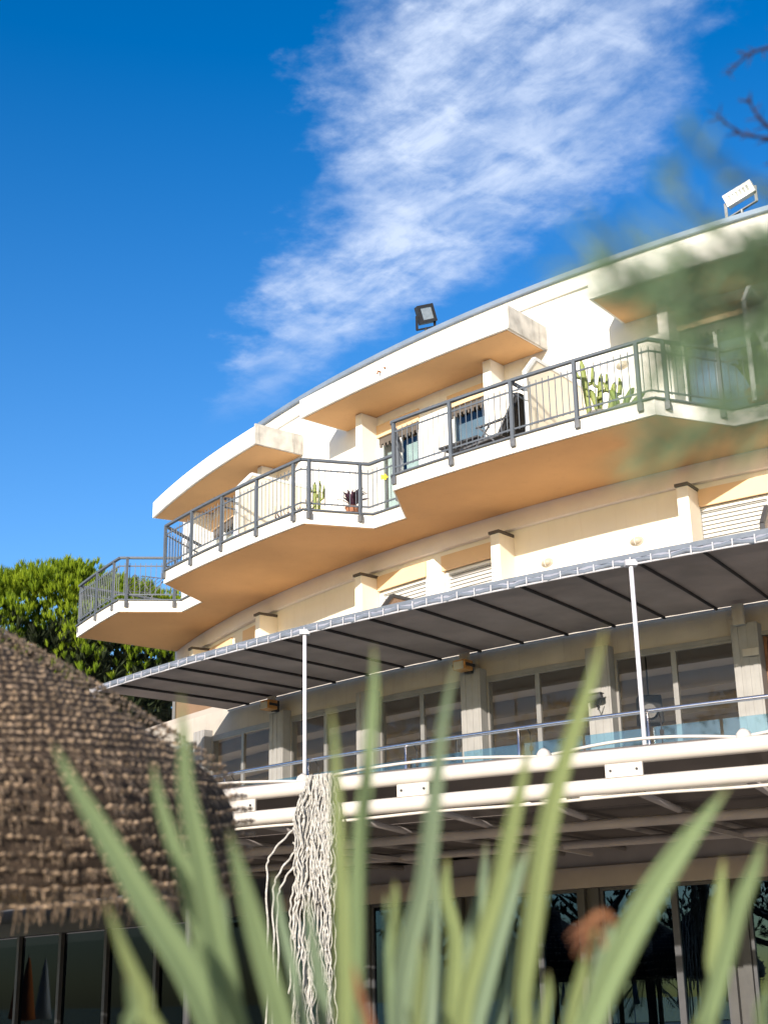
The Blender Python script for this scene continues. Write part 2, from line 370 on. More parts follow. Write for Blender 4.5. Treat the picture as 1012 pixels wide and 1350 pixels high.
# divider panels between the balconies
def divider(ph, R0, R1, z0, z1, ch, panel, fr):
    pts = [(R0,z0),(R1,z0),(R1,z1-ch),(R1-ch*.9,z1),(R0,z1)]
    mb = MB(); mb.radial(ph, pts, .03); d = mb.build('divider_panel', panel, hotel)
    mb = MB()
    for (r,z),(r2,z2) in zip(pts[1:], pts[2:]): mb.beam(A(r,ph,z), A(r2,ph,z2), .06, .06)
    mb.build('frame', fr, d); return d
for ph in (218.35,231.65): divider(ph, 29.62, 31.72, SLAB1+.02, 9.98, .36, M['creampanel'], M['frame'])
divider(238.05, 29.62, 31.0, SLAB1+.02, 10.5, .4, M['glass'], M['frame'])
for ph in (224.6,211.3): divider(ph, 29.62, 31.05, 5.07, 6.83, .34, M['brownpanel'], M['dkframe'])
divider(237.9, 29.62, 31.05, 5.07, 6.83, .34, M['brownpanel'], M['dkframe'])

# balcony railings
def railing(way, posts, bars=()):
    w = [(r+.0,p) for r,p in way]
    top = zigpath(w, .035, 9.40, .5)
    mb = MB()
    for a, b in zip(top, top[1:]): mb.beam(a, b+(b-a).normalized()*.01, .065, .045)
    R = mb.build('balcony_railing', M['rail'], hotel)
    mb = MB()
    for z, h in ((9.21,.028),(8.56,.028)):
        q = zigpath(w, .035, z, .5)
        for a, b in zip(q, q[1:]): mb.beam(a, b, .016, h)
    mb.build('mid_rail', M['rail'], R)
    mb = MB(); q = zigpath(w, .035, 0, .5); acc = 0.0
    for a, b in zip(q, q[1:]):
        L = (b-a).length; t = (.115-acc)
        while t < L:
            p = a+(b-a)*(t/L); mb.box((p.x,p.y,H+8.905), .0065, .0065, .375); t += .115
        acc = L-(t-.115)
    mb.build('baluster', M['rail'], R)
    for r, p in posts:
        mb = MB(); rv = (A(1,p,0)-A(0,p,0)); tv = Vector((-rv.y,rv.x,0))
        mb.box(A(r+.05,p,8.86), .024, .03, .54, rv, tv)
        po = mb.build('post', M['rail'], R)
        mb = MB(); mb.box(A(r+.05,p,8.325), .032, .042, .062, rv, tv); mb.build('bracket', M['bracket'], po)
    for ph, r0, r1 in bars:
        mb = MB(); mb.beam(A(r0,ph,9.38), A(r1,ph,9.38), .045, .05); mb.beam(A(r0,ph,9.2), A(r1,ph,9.2), .018, .028); mb.build('divider_rail', M['rail'], R)
    return R
railing([(29.7,204.05),(32.24,205.2),(32.05,209.75),(30.86,210.8)], [(32.2,205.3),(32.15,207.5),(32.06,209.2),(31.9,209.95),(30.95,210.75)])
railing([(30.86,212.75),(32.05,214.25),(31.98,222.78),(30.86,223.9),(30.84,225.2)], [(32.05,214.3),(32.03,216.3),(32.0,218.3),(31.98,220.4),(31.97,222.4),(31.85,222.95),(31.0,223.75)], [(218.2,31.95,29.65)])
railing([(30.86,225.52),(31.98,227.0),(31.98,235.84),(30.9,237.28),(30.88,238.3)], [(31.96,227.05),(31.3,226.1),(31.98,229.3),(31.98,231.5),(31.98,233.6),(31.98,235.5),(31.8,236.15),(30.98,237.15)], [(231.5,31.95,29.65)])
railing([(30.9,238.5),(32.0,240.0),(32.0,248.6)], [(31.98,240.1),(32.0,242.3),(32.0,244.5),(32.0,246.6)])

# terrace storey: glazed veranda front
TF0, TF1 = 213.5, 250.0
mb = MB(); mb.sector(29.62, 32.62, TF0, TF1, 4.93, 5.045, 1.0); mb.build('veranda_roof', M['ceil'], hotel)
mb = MB(); mb.sector(32.5, 32.68, TF0, TF1, 4.50, 4.925); mb.build('veranda_lintel', M['beam'], hotel)
mb = MB(); mb.sector(32.6, 32.70, TF0, TF1, 4.44, 4.498); mb.build('window_head', M['alu'], hotel)
mb = MB(); mb.sector(29.62, 36.0, TF0, TF1, 2.09, 2.2, .6); mb.build('terrace_floor', M['slabwhite'], hotel)
mb = MB(); mb.sector(28.85, 28.99, 219.0, TF1, 2.21, 4.92, 1.0); mb.build('veranda_back_wall', M['ceil'], hotel)
cols = [215.85,219.5,223.45,227.1,230.75,234.45,238.15,241.8,245.5]
for c in cols:
    mb = MB(); mb.sector(32.55, 32.86, c-.31, c+.31, 2.21, 4.60, .4)
    for o in (-.2,0,.2): mb.sector(32.861, 32.868, c+o-.06, c+o+.06, 2.21, 4.598, .4)
    mb.build('veranda_column', M['column'], hotel, bevel=.006)
for a, b in zip(cols, cols[1:]):
    for s, (u, v) in enumerate(((a+.32, (a+b)/2), ((a+b)/2, b-.32))):
        if a > 238 and a < 239 and s == 0:
            mb = MB(); x = u
            while x < v-.02: mb.sector(32.6, 32.66, x, x+.075, 2.21, 4.43, 9); x += .1
            mb.build('slatted_door', M['woodslat'], hotel); continue
        mb = MB(); frame_rect(mb, 32.70, u, v, 2.21, 4.438, .036, .045)
        fw = mb.build('veranda_window', M['alu'], hotel)
        mb = MB(); mb.sector(32.665, 32.672, u+.06, v-.06, 2.246, 4.402, .6); mb.build('pane', M['vglass'], fw)
mb = MB(); mb.sector(29.7, 32.86, TF0, TF0+.3, 2.21, 4.92, .3); mb.sector(32.5, 32.70, TF0+.301, 215.5, 2.21, 4.49, .5); mb.build('veranda_end_wall', M['cream'], hotel)
# ceiling battens inside the veranda
mb = MB()
for R, z in ((32.05,4.72),(31.5,4.50),(30.95,4.26),(30.4,4.02),(29.9,3.74),(29.5,3.44)):
    mb.sector(R-.5, R, TF0, TF1, z, 4.926, 1.0); mb.sector(R+.001, R+.03, TF0, TF1, z-.02, z+.03, 1.0)
mb.build('stepped_ceiling', M['ceil'], hotel)

# ground storey: dark glass shop front
mb = MB(); mb.sector(31.9, 32.12, 222, TF1, 1.44, 1.72); mb.sector(31.92, 32.06, 222, TF1, 1.722, 1.98); mb.build('storefront_lintel', M['underpipe'], hotel)
mb = MB(); mb.sector(29.6, 31.88, 222, TF1, 1.5, 1.6, 1.0); mb.build('storefront_ceiling', M['dark'], hotel)
gcols = [222.2,225.6,229.35,233.1,236.85,240.6,244.4]
for c in gcols:
    if c < 223: continue
    mb = MB(); mb.sector(31.93, 32.12, c-.3, c-.12, -H, 1.435, 9); mb.sector(31.93, 32.1, c+.06, c+.26, -H, 1.435, 9); mb.sector(31.93, 32.04, c-.118, c+.058, -H, 1.435, 9)
    mb.build('storefront_column', M['dkalu'], hotel)
for a, b in zip(gcols, gcols[1:]):
    m_ = (a+b)/2+.35
    for u, v in ((a+.27, m_), (m_, b-.31)):
        mb = MB(); frame_rect(mb, 32.06, u, v, -H, 1.435, .045, .05); fw = mb.build('storefront_window', M['dkframe'], hotel)
        mb = MB(); mb.sector(32.02, 32.028, u+.07, v-.07, -H+.06, 1.39, .6); mb.build('pane', M['dglass'], fw)
# the shop front runs straight on to the left behind the parasol
p0 = A(32.0,222,0); tv = Vector((math.sin(D2R(222)),-math.cos(D2R(222)),0)); nv = Vector((math.cos(D2R(222)),math.sin(D2R(222)),0))
tv = -tv if tv.x > 0 else tv
def SP(t, n, z): return p0 + tv*t + nv*n + Vector((0,0,z))
mb = MB(); mb.box(SP(8,0,1.58), 8, .1, .14, tv, nv); mb.box(SP(8,-.12,1.99), 8, .1, .27, tv, nv); mb.build('side_lintel', M['dkframe'], hotel)
mb = MB(); mb.box(SP(8,-2.6,.3), 8, .1, 1.6, tv, nv); mb.build('side_back_wall', M['dark'], hotel)
for i in range(9):
    t = .3+i*1.75
    mb = MB(); mb.box(SP(t,0,-.04), .05, .06, 1.48, tv, nv); mb.build('side_mullion', M['dkframe'], hotel)
    mb = MB(); mb.box(SP(t+.875,-.02,-.04), .815, .006, 1.45, tv, nv); mb.build('side_pane', M['sglass'], hotel)
# ================================================================== awning over the terrace
aw = empty('awning', A(34,233,2.2-.0), 'long taupe fabric awning on thin steel poles with laced white front edge', 'awning')
AF0, AF1 = 220.75, 250.0
mb = MB(); nF = 230; RR = [32.74,33.2,33.7,34.2,34.7,35.1,35.33]       # canvas pulled down along its seams, lifting a little between them
for i in range(nF+1):
    ph = AF0+(AF1-AF0)*i/nF; fr_ = ((ph-221.9)/1.30)%1; lift = .030*math.sin(math.pi*fr_)**.8
    for R in RR: mb.v.append(A(R,ph,4.884+lift*math.sin(math.pi*(R-32.74)/2.6)**.6 if 32.75<R<35.3 else 4.884)+Vector((0,0,.006*noise.noise((R*2.1,ph*3.3,0)))))
k7 = len(RR)
for i in range(nF):
    for j in range(k7-1): mb.f.append((i*k7+j,i*k7+j+1,(i+1)*k7+j+1,(i+1)*k7+j))
mb.build('fabric', M['awning'], aw, True)
mb = MB(); mb.tube(arc(35.37, AF0, AF1, 4.862), .014, 8); mb.build('front_pipe', M['lace'], aw, True)
mb = MB(); mb.tube(arc(32.72, AF0, AF1, 4.862), .017, 6); mb.build('rear_pipe', M['lace'], aw, True)
n = 440; pts = []; rs = []                     # the rolled front hem, sagging between its lacing straps
for i in range(n+1):
    ph = AF0+(AF1-AF0)*i/n; pts.append(A(35.345,ph,4.915+.004*math.sin(i*.83)+.003*math.sin(i*2.1+1))); rs.append(.030+.004*math.sin(i*.61+2)+.002*math.sin(i*1.9))
mb = MB(); mb.tube(pts, rs, 8); mb.build('front_hem', M['hemroll'], aw, True)
mb = MB(); mb.tube([p+Vector((-.012,-.016,-.022+.012*math.sin(i*.5))) for i, p in enumerate(pts)], .030, 6); mb.build('hem_cord', M['awnband'], aw, True)
ph = AF0+.2; ns = 0
while ph < 248 and ns < 72:
    mb = MB(); mb.beam(A(35.392,ph,4.845), A(35.392,ph,4.945+.012*rnd.random()), .014, .008, A(1,ph,0)-A(0,ph,0)); mb.build('lacing_strap', M['lace'], aw); ph += .385+rnd.uniform(-.05,.05); ns += 1
# the gutter strip above the hem, tilting up as it runs to the right
mb = MB(); n = 80
def G(s): return 4.948+.022*s, .045+.03*s
for i in range(n):
    f0 = AF0+(AF1-AF0)*i/n; f1 = AF0+(AF1-AF0)*(i+1)/n; (za, ha), (zb, hb) = G(i/n), G((i+1)/n)
    mb.add([A(35.30,f0,za),A(35.30,f1,zb),A(35.30,f1,zb+hb),A(35.30,f0,za+ha),A(35.26,f0,za),A(35.26,f1,zb),A(35.26,f1,zb+hb),A(35.26,f0,za+ha)],
           [(0,1,2,3),(7,6,5,4),(0,4,5,1),(3,2,6,7)])
mb.build('gutter_strip', M['awnband'], aw)
mb = MB(); mb.sector(35.275, 35.285, AF0, AF1, 4.90, 4.96, .5); mb.build('woven_edge', M['lace'], aw)
ph = 221.9
while ph < AF1:
    mb = MB(); mb.tube([A(35.34,ph,4.868), A(34,ph+.02,4.868), A(32.75,ph,4.868)], .02, 6); mb.build('rib', M['awnrib'], aw); ph += 1.30
for ph in (220.8,229.17,237.36,245.5):
    mb = MB(); mb.tube([A(35.38,ph,2.2), A(35.38,ph,4.86)], .027, 10); p = mb.build('pole', M['polewhite'], aw, True)
    mb = MB(); mb.box(A(35.38,ph,4.875), .07, .05, .035); mb.build('pole_cap', M['lace'], p)
# brackets under the awning's rear pipe
for ph in (223.45,230.75,238.15,245.5):
    mb = MB(); rv = A(1,ph,0)-A(0,ph,0); mb.box(A(32.93,ph-.05,4.70), .03, .075, .14, rv, Vector((-rv.y,rv.x,0))); mb.build('wall_bracket', M['beam'], aw)

# glass balustrade
bal = empty('glass_balustrade', A(35.2,234,2.2), 'stainless steel handrail with pale blue glass panels along the terrace edge', 'balustrade')
mb = MB(); mb.tube(arc(35.3, 216.5, 250, 3.11), .026, 10); mb.build('handrail', M['steel'], bal, True)
ps = [221.0+2.75*i-.1 for i in range(11)]
for p in ps:
    mb = MB(); mb.tube([A(35.3,p,2.2), A(35.3,p,3.09)], .02, 8); mb.build('post', M['steel'], bal, True)
    mb = MB(); mb.tube([A(35.24,p+.22,2.2), A(35.24,p+.22,3.02), A(35.3,p+.22,3.09)], .009, 6); mb.box(A(35.24,p+.22,2.86), .022, .022, .03); mb.build('clamp', M['black'], bal)
for a, b in zip(ps, ps[1:]):
    for u, v in ((a+.06,(a+b)/2-.03),((a+b)/2+.03,b-.06)):
        mb = MB(); mb.sector(35.235, 35.247, u, v, 2.22, 2.93, .5); mb.build('glass_panel', M['bglass'], bal)

# ================================================================== lower canopy with its two white pipes
TCx, TCy, TR = 46.0, 99.43, 95.3
def T(x, dR=0.0, z=0.0):                 # a point of the pipes' own, flatter curve
    R = TR+dR; return Vector((x, TCy-math.sqrt(R*R-(x-TCx)**2), z+H))
pg = empty('pipe_canopy', T(1.2,-.5,-H), 'low dark fabric canopy edged by two thick off white steel pipes with plate brackets', 'canopy')
xs = [-14+.35*i for i in range(69)]
for z in (2.345, 2.055):
    mb = MB(); mb.tube([T(x,0,z) for x in xs], .083, 14); mb.build('edge_pipe', M['pipe'], pg, True)
mb = MB(); mb.tube([T(x,-.02,1.945+.008*math.sin(x*3.1)) for x in xs], .017, 6); mb.build('canvas_hem', M['pipe'], pg, True)
for x in (-1.72,.28,2.42,4.5,-3.7):
    mb = MB(); t = (T(x+.01)-T(x)).normalized(); nn = Vector((t.y,-t.x,0)); 
    mb.box(T(x,.0,2.2)+nn*.03, .20, .02, .07, t, nn); b_ = mb.build('bracket', M['pipe'], pg, bevel=.006)
    mb = MB()
    for s in (-.14,.14): mb.tube([T(x,0,2.2)+nn*.048+t*s, T(x,0,2.2)+nn*.062+t*s], .014, 8)
    mb.build('bolt', M['black'], b_)
hump = []
ks = (-3.75,-1.0,1.65,3.55,5.7)
for a, b in zip(ks, ks[1:]):
    for i in range(12): hump.append((a+(b-a)*i/12, math.sin(math.pi*i/12)))
mb = MB(); mb.tube([T(x,-.16,2.45+.085*h) for x,h in hump], .018, 6); mb.build('arched_hem', M['pipe'], pg, True)
for x in ks:
    mb = MB(); mb.tube([T(x,-.06,2.40), T(x,-.10,2.47), T(x,-.12,2.52)], [.085,.075,.03], 10); mb.build('hem_clamp', M['pipe'], pg, True)
mb = MB(); k_ = len(xs)
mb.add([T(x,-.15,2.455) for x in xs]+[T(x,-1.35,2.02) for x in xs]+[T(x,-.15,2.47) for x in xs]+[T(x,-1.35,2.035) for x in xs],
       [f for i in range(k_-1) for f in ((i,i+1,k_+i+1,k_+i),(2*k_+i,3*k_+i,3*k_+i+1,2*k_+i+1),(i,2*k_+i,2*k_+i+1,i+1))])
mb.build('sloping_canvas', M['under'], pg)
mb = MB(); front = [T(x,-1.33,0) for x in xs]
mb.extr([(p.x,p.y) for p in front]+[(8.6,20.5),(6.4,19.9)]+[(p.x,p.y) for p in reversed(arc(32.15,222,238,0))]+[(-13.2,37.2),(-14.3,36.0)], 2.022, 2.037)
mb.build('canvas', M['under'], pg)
for dR, z, r in ((-1.55,1.86,.06),(-2.9,1.80,.055)):
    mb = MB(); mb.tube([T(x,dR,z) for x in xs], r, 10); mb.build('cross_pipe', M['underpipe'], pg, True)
for x in (-5.7,-3.7,-2.7,-1.72,-.7,.28,1.4,2.42,3.5,4.5,5.6):
    d = (Vector((CX,CY,0))-Vector((T(x).x,T(x).y,0))).normalized()
    L_ = (Vector((T(x).x-CX,T(x).y-CY,0))).length-32.2
    p = T(x,-.05,2.04); mb = MB(); mb.tube([p, p+d*1.5+Vector((0,0,-.09)), p+d*min(L_,6.5)+Vector((0,0,-.11))], .04, 8); mb.build('rafter', M['underpipe'], pg, True)
for x in (-.9,1.15,3.2,5.2):
    d = (Vector((CX,CY,0))-Vector((T(x).x,T(x).y,0))).normalized()
    p = T(x,-1.6,1.86)+Vector((0,0,-.02)); mb = MB(); mb.beam(p, p+d*1.6+Vector((.5,0,-.12)), .05, .05); mb.build('brace', M['underpipe'], pg)
for x in (-2.75,4.95):
    p = T(x,-2.2,0); mb = MB(); mb.tube([(p.x,p.y,0),(p.x,p.y,H+1.9)], .06, 10); mb.build('column', M['dkframe'], pg, True)

# rope fringe hanging from the pipes
rp = empty('rope_fringe', T(-.85,.15,-1.2), 'cascade of knotted white cotton ropes hanging from the off white pipe', 'rope')
mb = MB(); r5 = random.Random(3)
y0 = T(-.85,.12).y
for i in range(88):
    u = r5.random(); x0 = -.93+.29*u; x1 = -1.08+.47*u; yy = T(x0,.10+.07*r5.random()).y
    amp = .006+.022*r5.random()**1.5; fr = 9+5*r5.random(); pha = r5.random()*6.3; sp = 1 if i%2 else -1
    pts = []
    zt, zb = 2.45, (-1.15+.5*r5.random() if r5.random() < .34 else 1.0+.45*r5.random())
    for k in range(70):
        t = k/69; z = zt+(zb-zt)*t; f_ = (z*fr+pha)
        gather = 1
        q_ = min(1,t*2.2); x = x0+(x1-x0)*q_*q_*(3-2*q_)+.010*math.sin(z*23+i*1.7)+.012*noise.noise((z*3.1,i*5.3,0)); x = -.83+(x+.83)*gather
        pts.append((x+amp*math.sin(f_), yy-.05-.02*t+amp*math.cos(f_)*sp, z+H))
    mb.tube(pts, .0068+.005*r5.random(), 5)
    for kk in range(3): 
        c_ = Vector(pts[8+int(r5.random()*58)]); mb.tube([c_-Vector((0,0,.022)),c_,c_+Vector((0,0,.022))], [.010,.021,.010], 6)
mb.build('rope_bundle', M['rope'], rp, True)
for j, (xt, zt, xm, xb, zb) in enumerate(((-.97,1.95,-1.33,-1.38,-.9),(-.96,1.72,-1.25,-1.31,-.6),(-.95,1.62,-1.2,-1.26,-1.0),(-1.0,1.5,-1.1,-1.12,.1),(-.96,1.45,-1.02,-1.06,-.9),(-.93,1.5,-1.04,-1.08,-.5),(-1.1,1.72,-.97,-.95,1.55),(-.62,2.3,-.56,-.60,1.2))):
    yy = T(xt,.16).y; mb = MB()
    cp = [(xt,yy,zt+H),(xm*.45+xt*.55,yy-.02,zt-.14+H),(xm*.8+xb*.2,yy-.04,zt-.38+H),(xb,yy-.03,zt-.62+H),(xb+.015,yy,(zt+zb)/2-.2+H),(xb-.01,yy,zb+H)]
    if j in (6,): cp = [(xt,yy,zt+H),(xm,yy,zb+H),(xb,yy,zb-.1+H)]
    q = catmull(cp, 10); q = [(a+.008*math.sin(i*1.1),b+.008*math.cos(i*1.1),c) for i,(a,b,c) in enumerate(q)]
    mb.tube(q, .0125, 6); mb.build('loose_rope', M['rope'], rp, True)

# ================================================================== small fittings
def floodlight(loc, yaw, tilt, roll, w, h, white, label):
    t = empty('floodlight', loc, label, 'floodlight', 'floodlights on the roof edge')
    Rm = Matrix.Rotation(yaw,3,'Z') @ Matrix.Rotation(tilt,3,'X') @ Matrix.Rotation(roll,3,'Y')
    ux, uy, uz = Rm@Vector((1,0,0)), Rm@Vector((0,1,0)), Rm@Vector((0,0,1)); c = Vector(loc)+Vector((0,0,.42))
    mb = MB(); mb.box(c, w/2, .07, h/2, ux, uy, uz); mb.box(c+uy*.10, w*.36, .04, h*.36, ux, uy, uz, .8)
    for i in range(6): mb.box(c+uy*.15+ux*(i-2.5)*w*.1, .008, .04, h*.3, ux, uy, uz)
    mb.build('housing', M['whitegrille'] if white else M['black'], t, bevel=.008)
    mb = MB()
    for s in (-1,1): mb.box(c-uy*.082+ux*s*(w/2-.03), .03, .012, h/2, ux, uy, uz); mb.box(c-uy*.083+uz*s*(h/2-.03), w/2-.06, .011, .03, ux, uy, uz)
    if white:
        for i in range(7): mb.box(c-uy*.084+ux*((i-3)*w*.125), .014, .01, h/2-.06, ux, uy, uz)
    mb.build('bezel', M['whitegrille'] if white else M['black'], t)
    mb = MB(); mb.box(c-uy*.076, w/2-.055, .005, h/2-.055, ux, uy, uz); mb.build('lens', M['floodglass'], t)
    mb = MB()
    for s in (-1,1): mb.beam(c+ux*s*(w/2+.02), Vector(loc)+Vector((0,0,.12))+ux*s*(w/2+.02), .05, .015, uy)
    mb.beam(Vector(loc)+Vector((0,0,.12))-ux*(w/2+.03), Vector(loc)+Vector((0,0,.12))+ux*(w/2+.03), .05, .02); mb.tube([Vector(loc), Vector(loc)+Vector((0,0,.13))], .03, 8)
    mb.build('bracket', M['black'] if not white else M['bracket'], t)
floodlight(A(29.62,224.55,12.36), D2R(20), D2R(10), D2R(-19), .35, .36, False, 'small black square floodlight standing alone on the grey roof edge')
floodlight(A(29.62,237.55,12.36), D2R(-30), D2R(12), D2R(-17), .52, .22, True, 'wide white grilled floodlight on the roof edge behind the blurred branch')
def wall_lamp(R, ph, z, label):
    t = empty('wall_lamp', A(R,ph,z-.09), label, 'wall lamp', 'oval lamps on the hotel walls')
    rv = A(1,ph,0)-A(0,ph,0); tv = Vector((-rv.y,rv.x,0)); 
    def dome(a, b, d, o):
        mb = MB(); n = 20; rings = []
        for k in range(5):
            s = math.cos(k/4*math.pi/2*.96); q = math.sin(k/4*math.pi/2)
            for j in range(n):
                th = 2*math.pi*j/n; mb.v.append(A(R+o,ph,z)+tv*a*s*math.cos(th)+Vector((0,0,b*s*math.sin(th)))+rv*d*q)
        for k in range(4):
            for j in range(n): mb.f.append((k*n+j,k*n+(j+1)%n,(k+1)*n+(j+1)%n,(k+1)*n+j))
        mb.f.append(tuple(4*n+j for j in range(n))); return mb
    dome(.13,.085,.03,.002).build('rim', M['lampglass'], t, True); dome(.105,.063,.075,.014).build('diffuser', M['lampglass'], t, True)
    mb = MB()
    for s in (0,): mb.tube([A(R+.05,ph,z)+tv*s+Vector((0,0,-.07)), A(R+.10,ph,z)+tv*s, A(R+.05,ph,z)+tv*s+Vector((0,0,.07))], .005, 5)
    mb.build('guard', M['frame'], t)
wall_lamp(29.6, 232.93, 7.11, 'oval wall lamp on cream wall just above the awning pole, nearest the shuttered window')
wall_lamp(29.6, 229.54, 7.10, 'oval wall lamp on cream wall right beside the second pier with dark cap')
wall_lamp(29.6, 219.34, 7.13, 'oval wall lamp half hidden by the awning edge left of the brown panel')
wall_lamp(29.6, 232.92, 10.30, 'oval wall lamp on the top storey wall behind the balcony bars')
def box_lamp(ph, z, label, m):
    t = empty('spot_lamp', A(32.9,ph,z-.1), label, 'lamp', 'box lamps under the awning')
    rv = (A(1,ph,0)-A(0,ph,0)); tv = Vector((-rv.y,rv.x,0)); c = A(33.06,ph,z)
    mb = MB(); mb.box(c, .10, .11, .075, rv, tv, Vector((0,0,1))); mb.build('housing', m, t, bevel=.012)
    mb = MB(); mb.box(c+rv*.106-Vector((0,0,.01)), .006, .085, .055, rv, tv); mb.build('lens', M['lampglass'], t)
    mb = MB(); mb.box(c-rv*.14, .045, .05, .09, rv, tv); mb.box(c-rv*.02+tv*.125, .10, .01, .02, rv, tv); mb.box(c-rv*.02-tv*.125, .10, .01, .02, rv, tv); mb.build('bracket', M['black'], t)
box_lamp(223.55, 4.66, 'small ochre box lamp under the awning behind the leftmost full pole', M['orangebox'])
box_lamp(230.80, 4.62, 'small ochre box lamp above the veranda column in the middle of the terrace', M['orangebox'])
t = empty('security_camera', A(32.89,234.45,3.75), 'dark bullet security camera bracketed to a veranda column', 'camera')
rv = (A(1,234.45,0)-A(0,234.45,0)); tv = Vector((-rv.y,rv.x,0)); c = A(33.02,234.45,3.86)
mb = MB(); mb.tube([c-tv*.10+Vector((0,0,-.02)), c+tv*.12+Vector((0,0,.02))], .045, 12); mb.box(c+Vector((0,0,.05)), .055, .13, .006, rv, tv); mb.build('housing', M['dkframe'], t)
mb = MB(); mb.tube([c, c-rv*.06+Vector((0,0,-.10)), c-rv*.13+Vector((0,0,-.10))], .014, 8); mb.tube([c+tv*.1-Vector((0,0,.05)), c+tv*.05-Vector((0,0,.17)), c-rv*.10-Vector((0,0,.12))], .008, 6); mb.build('arm', M['black'], t)
t = tag(MB().build('notice_plate', M['beam']), None) if False else None
mb = MB(); rv = (A(1,238.28,0)-A(0,238.28,0)); tv = Vector((-rv.y,rv.x,0)); mb.box(A(32.905,238.28,4.19), .008, .11, .05, rv, tv)
tag(mb.build('notice_plate', M['beam'], bevel=.004), 'small brown plate fixed to the veranda column beside the slatted door', 'sign')
def speaker(ph, R, z, label):
    t = empty('loudspeaker', A(R,ph,z-.2), label, 'loudspeaker', 'loudspeakers inside the veranda')
    mb = MB(); mb.box(A(R,ph,z), .17, .14, .2, taper=.92); mb.build('cabinet', M['black'], t, bevel=.02)
    mb = MB(); mb.tube([A(R,ph,z+.19), A(R,ph,4.85)], .012, 6); mb.build('hanger', M['black'], t)
    mb = MB(); d = (Vector((0,0,H))-A(R,ph,z)); d.z = 0; d.normalize(); mb.tube([A(R,ph,z-.04)+d*.15, A(R,ph,z-.04)+d*.19], [.11,.10], 14); mb.build('cone', M['dkframe'], t)
speaker(235.2, 32.2, 3.75, 'black loudspeaker hanging behind the glass right of the security camera')
speaker(229.7, 32.2, 3.55, 'black loudspeaker hanging behind the glass left of the middle column')

# ================================================================== things on the balconies
FZ = SLAB1
def lounge_chair(ph, R, label):
    t = empty('deck_chair', A(R,ph,FZ), label, 'chair')
    rv = (A(1,ph,0)-A(0,ph,0)); tv = Vector((-rv.y,rv.x,0)); O = A(R,ph,FZ)
    P = lambda a, b, c: O+tv*a+rv*b+Vector((0,0,c))
    mb = MB()
    for s in (-.27,.27):
        mb.beam(P(-.55,s,.30), P(.28,s,.36), .03, .03); mb.beam(P(.22,s,.34), P(.62,s,1.0), .03, .03)
        mb.beam(P(-.45,s,0), P(.1,s,.62), .025, .025); mb.beam(P(.42,s,0), P(-.15,s,.60), .025, .025); mb.beam(P(-.2,s,.60), P(.45,s,.62), .05, .025)
    for a, c in ((-.55,.30),(.28,.36),(.62,1.0),(-.45,.03),(.42,.03)): mb.beam(P(a,-.27,c), P(a,.27,c), .025, .025)
    mb.build('frame', M['bracket'], t)
    mb = MB(); mb.add([P(-.55,-.24,.31),P(.25,-.24,.37),P(.25,.24,.37),P(-.55,.24,.31),P(-.55,-.24,.34),P(.25,-.24,.40),P(.25,.24,.40),P(-.55,.24,.34)], [(3,2,1,0),(4,5,6,7),(0,1,5,4),(1,2,6,5),(2,3,7,6),(3,0,4,7)]); mb.build('seat', M['black'], t)
    mb = MB(); mb.add([P(.25,-.25,.38),P(.62,-.25,1.02),P(.62,.25,1.02),P(.25,.25,.38),P(.32,-.25,.36),P(.70,-.25,.98),P(.70,.25,.98),P(.32,.25,.36)], [(0,1,2,3),(7,6,5,4),(0,4,5,1),(1,5,6,2),(2,6,7,3),(3,7,4,0)]); mb.build('backrest', M['black'], t)
    return t
lounge_chair(229.95, 31.25, 'black reclining deck chair on the middle balcony beside the cream divider')
t = empty('side_table', A(31.25,228.85,FZ), 'low dark slatted table on the middle balcony in front of the blue blind', 'table')
O = A(31.25,228.85,FZ); rv = (A(1,228.85,0)-A(0,228.85,0)); tv = Vector((-rv.y,rv.x,0))
mb = MB()
for i in range(6): mb.box(O+rv*(i-2.5)*.095+Vector((0,0,.46)), .04, .42, .014, rv, tv)
mb.build('table_top', M['dkframe'], t)
for a in (-.36,.36):
    for b in (-.22,.22):
        mb = MB(); mb.beam(O+tv*a+rv*b, O+tv*a*.9+rv*b*.9+Vector((0,0,.45)), .035, .035); mb.build('leg', M['dkframe'], t)
mb = MB(); O = A(31.5,229.4,FZ); rv = (A(1,229.4,0)-A(0,229.4,0)); tv = Vector((-rv.y,rv.x,0))
for i in range(5): mb.box(O+tv*(i-2)*.36+Vector((0,0,.05+.012*(i%2))), .16, .17, .05, rv, tv)
tag(mb.build('floor_cushion', M['redfab'], bevel=.03), 'row of rust coloured floor pads behind the middle balcony bars', 'cushion')
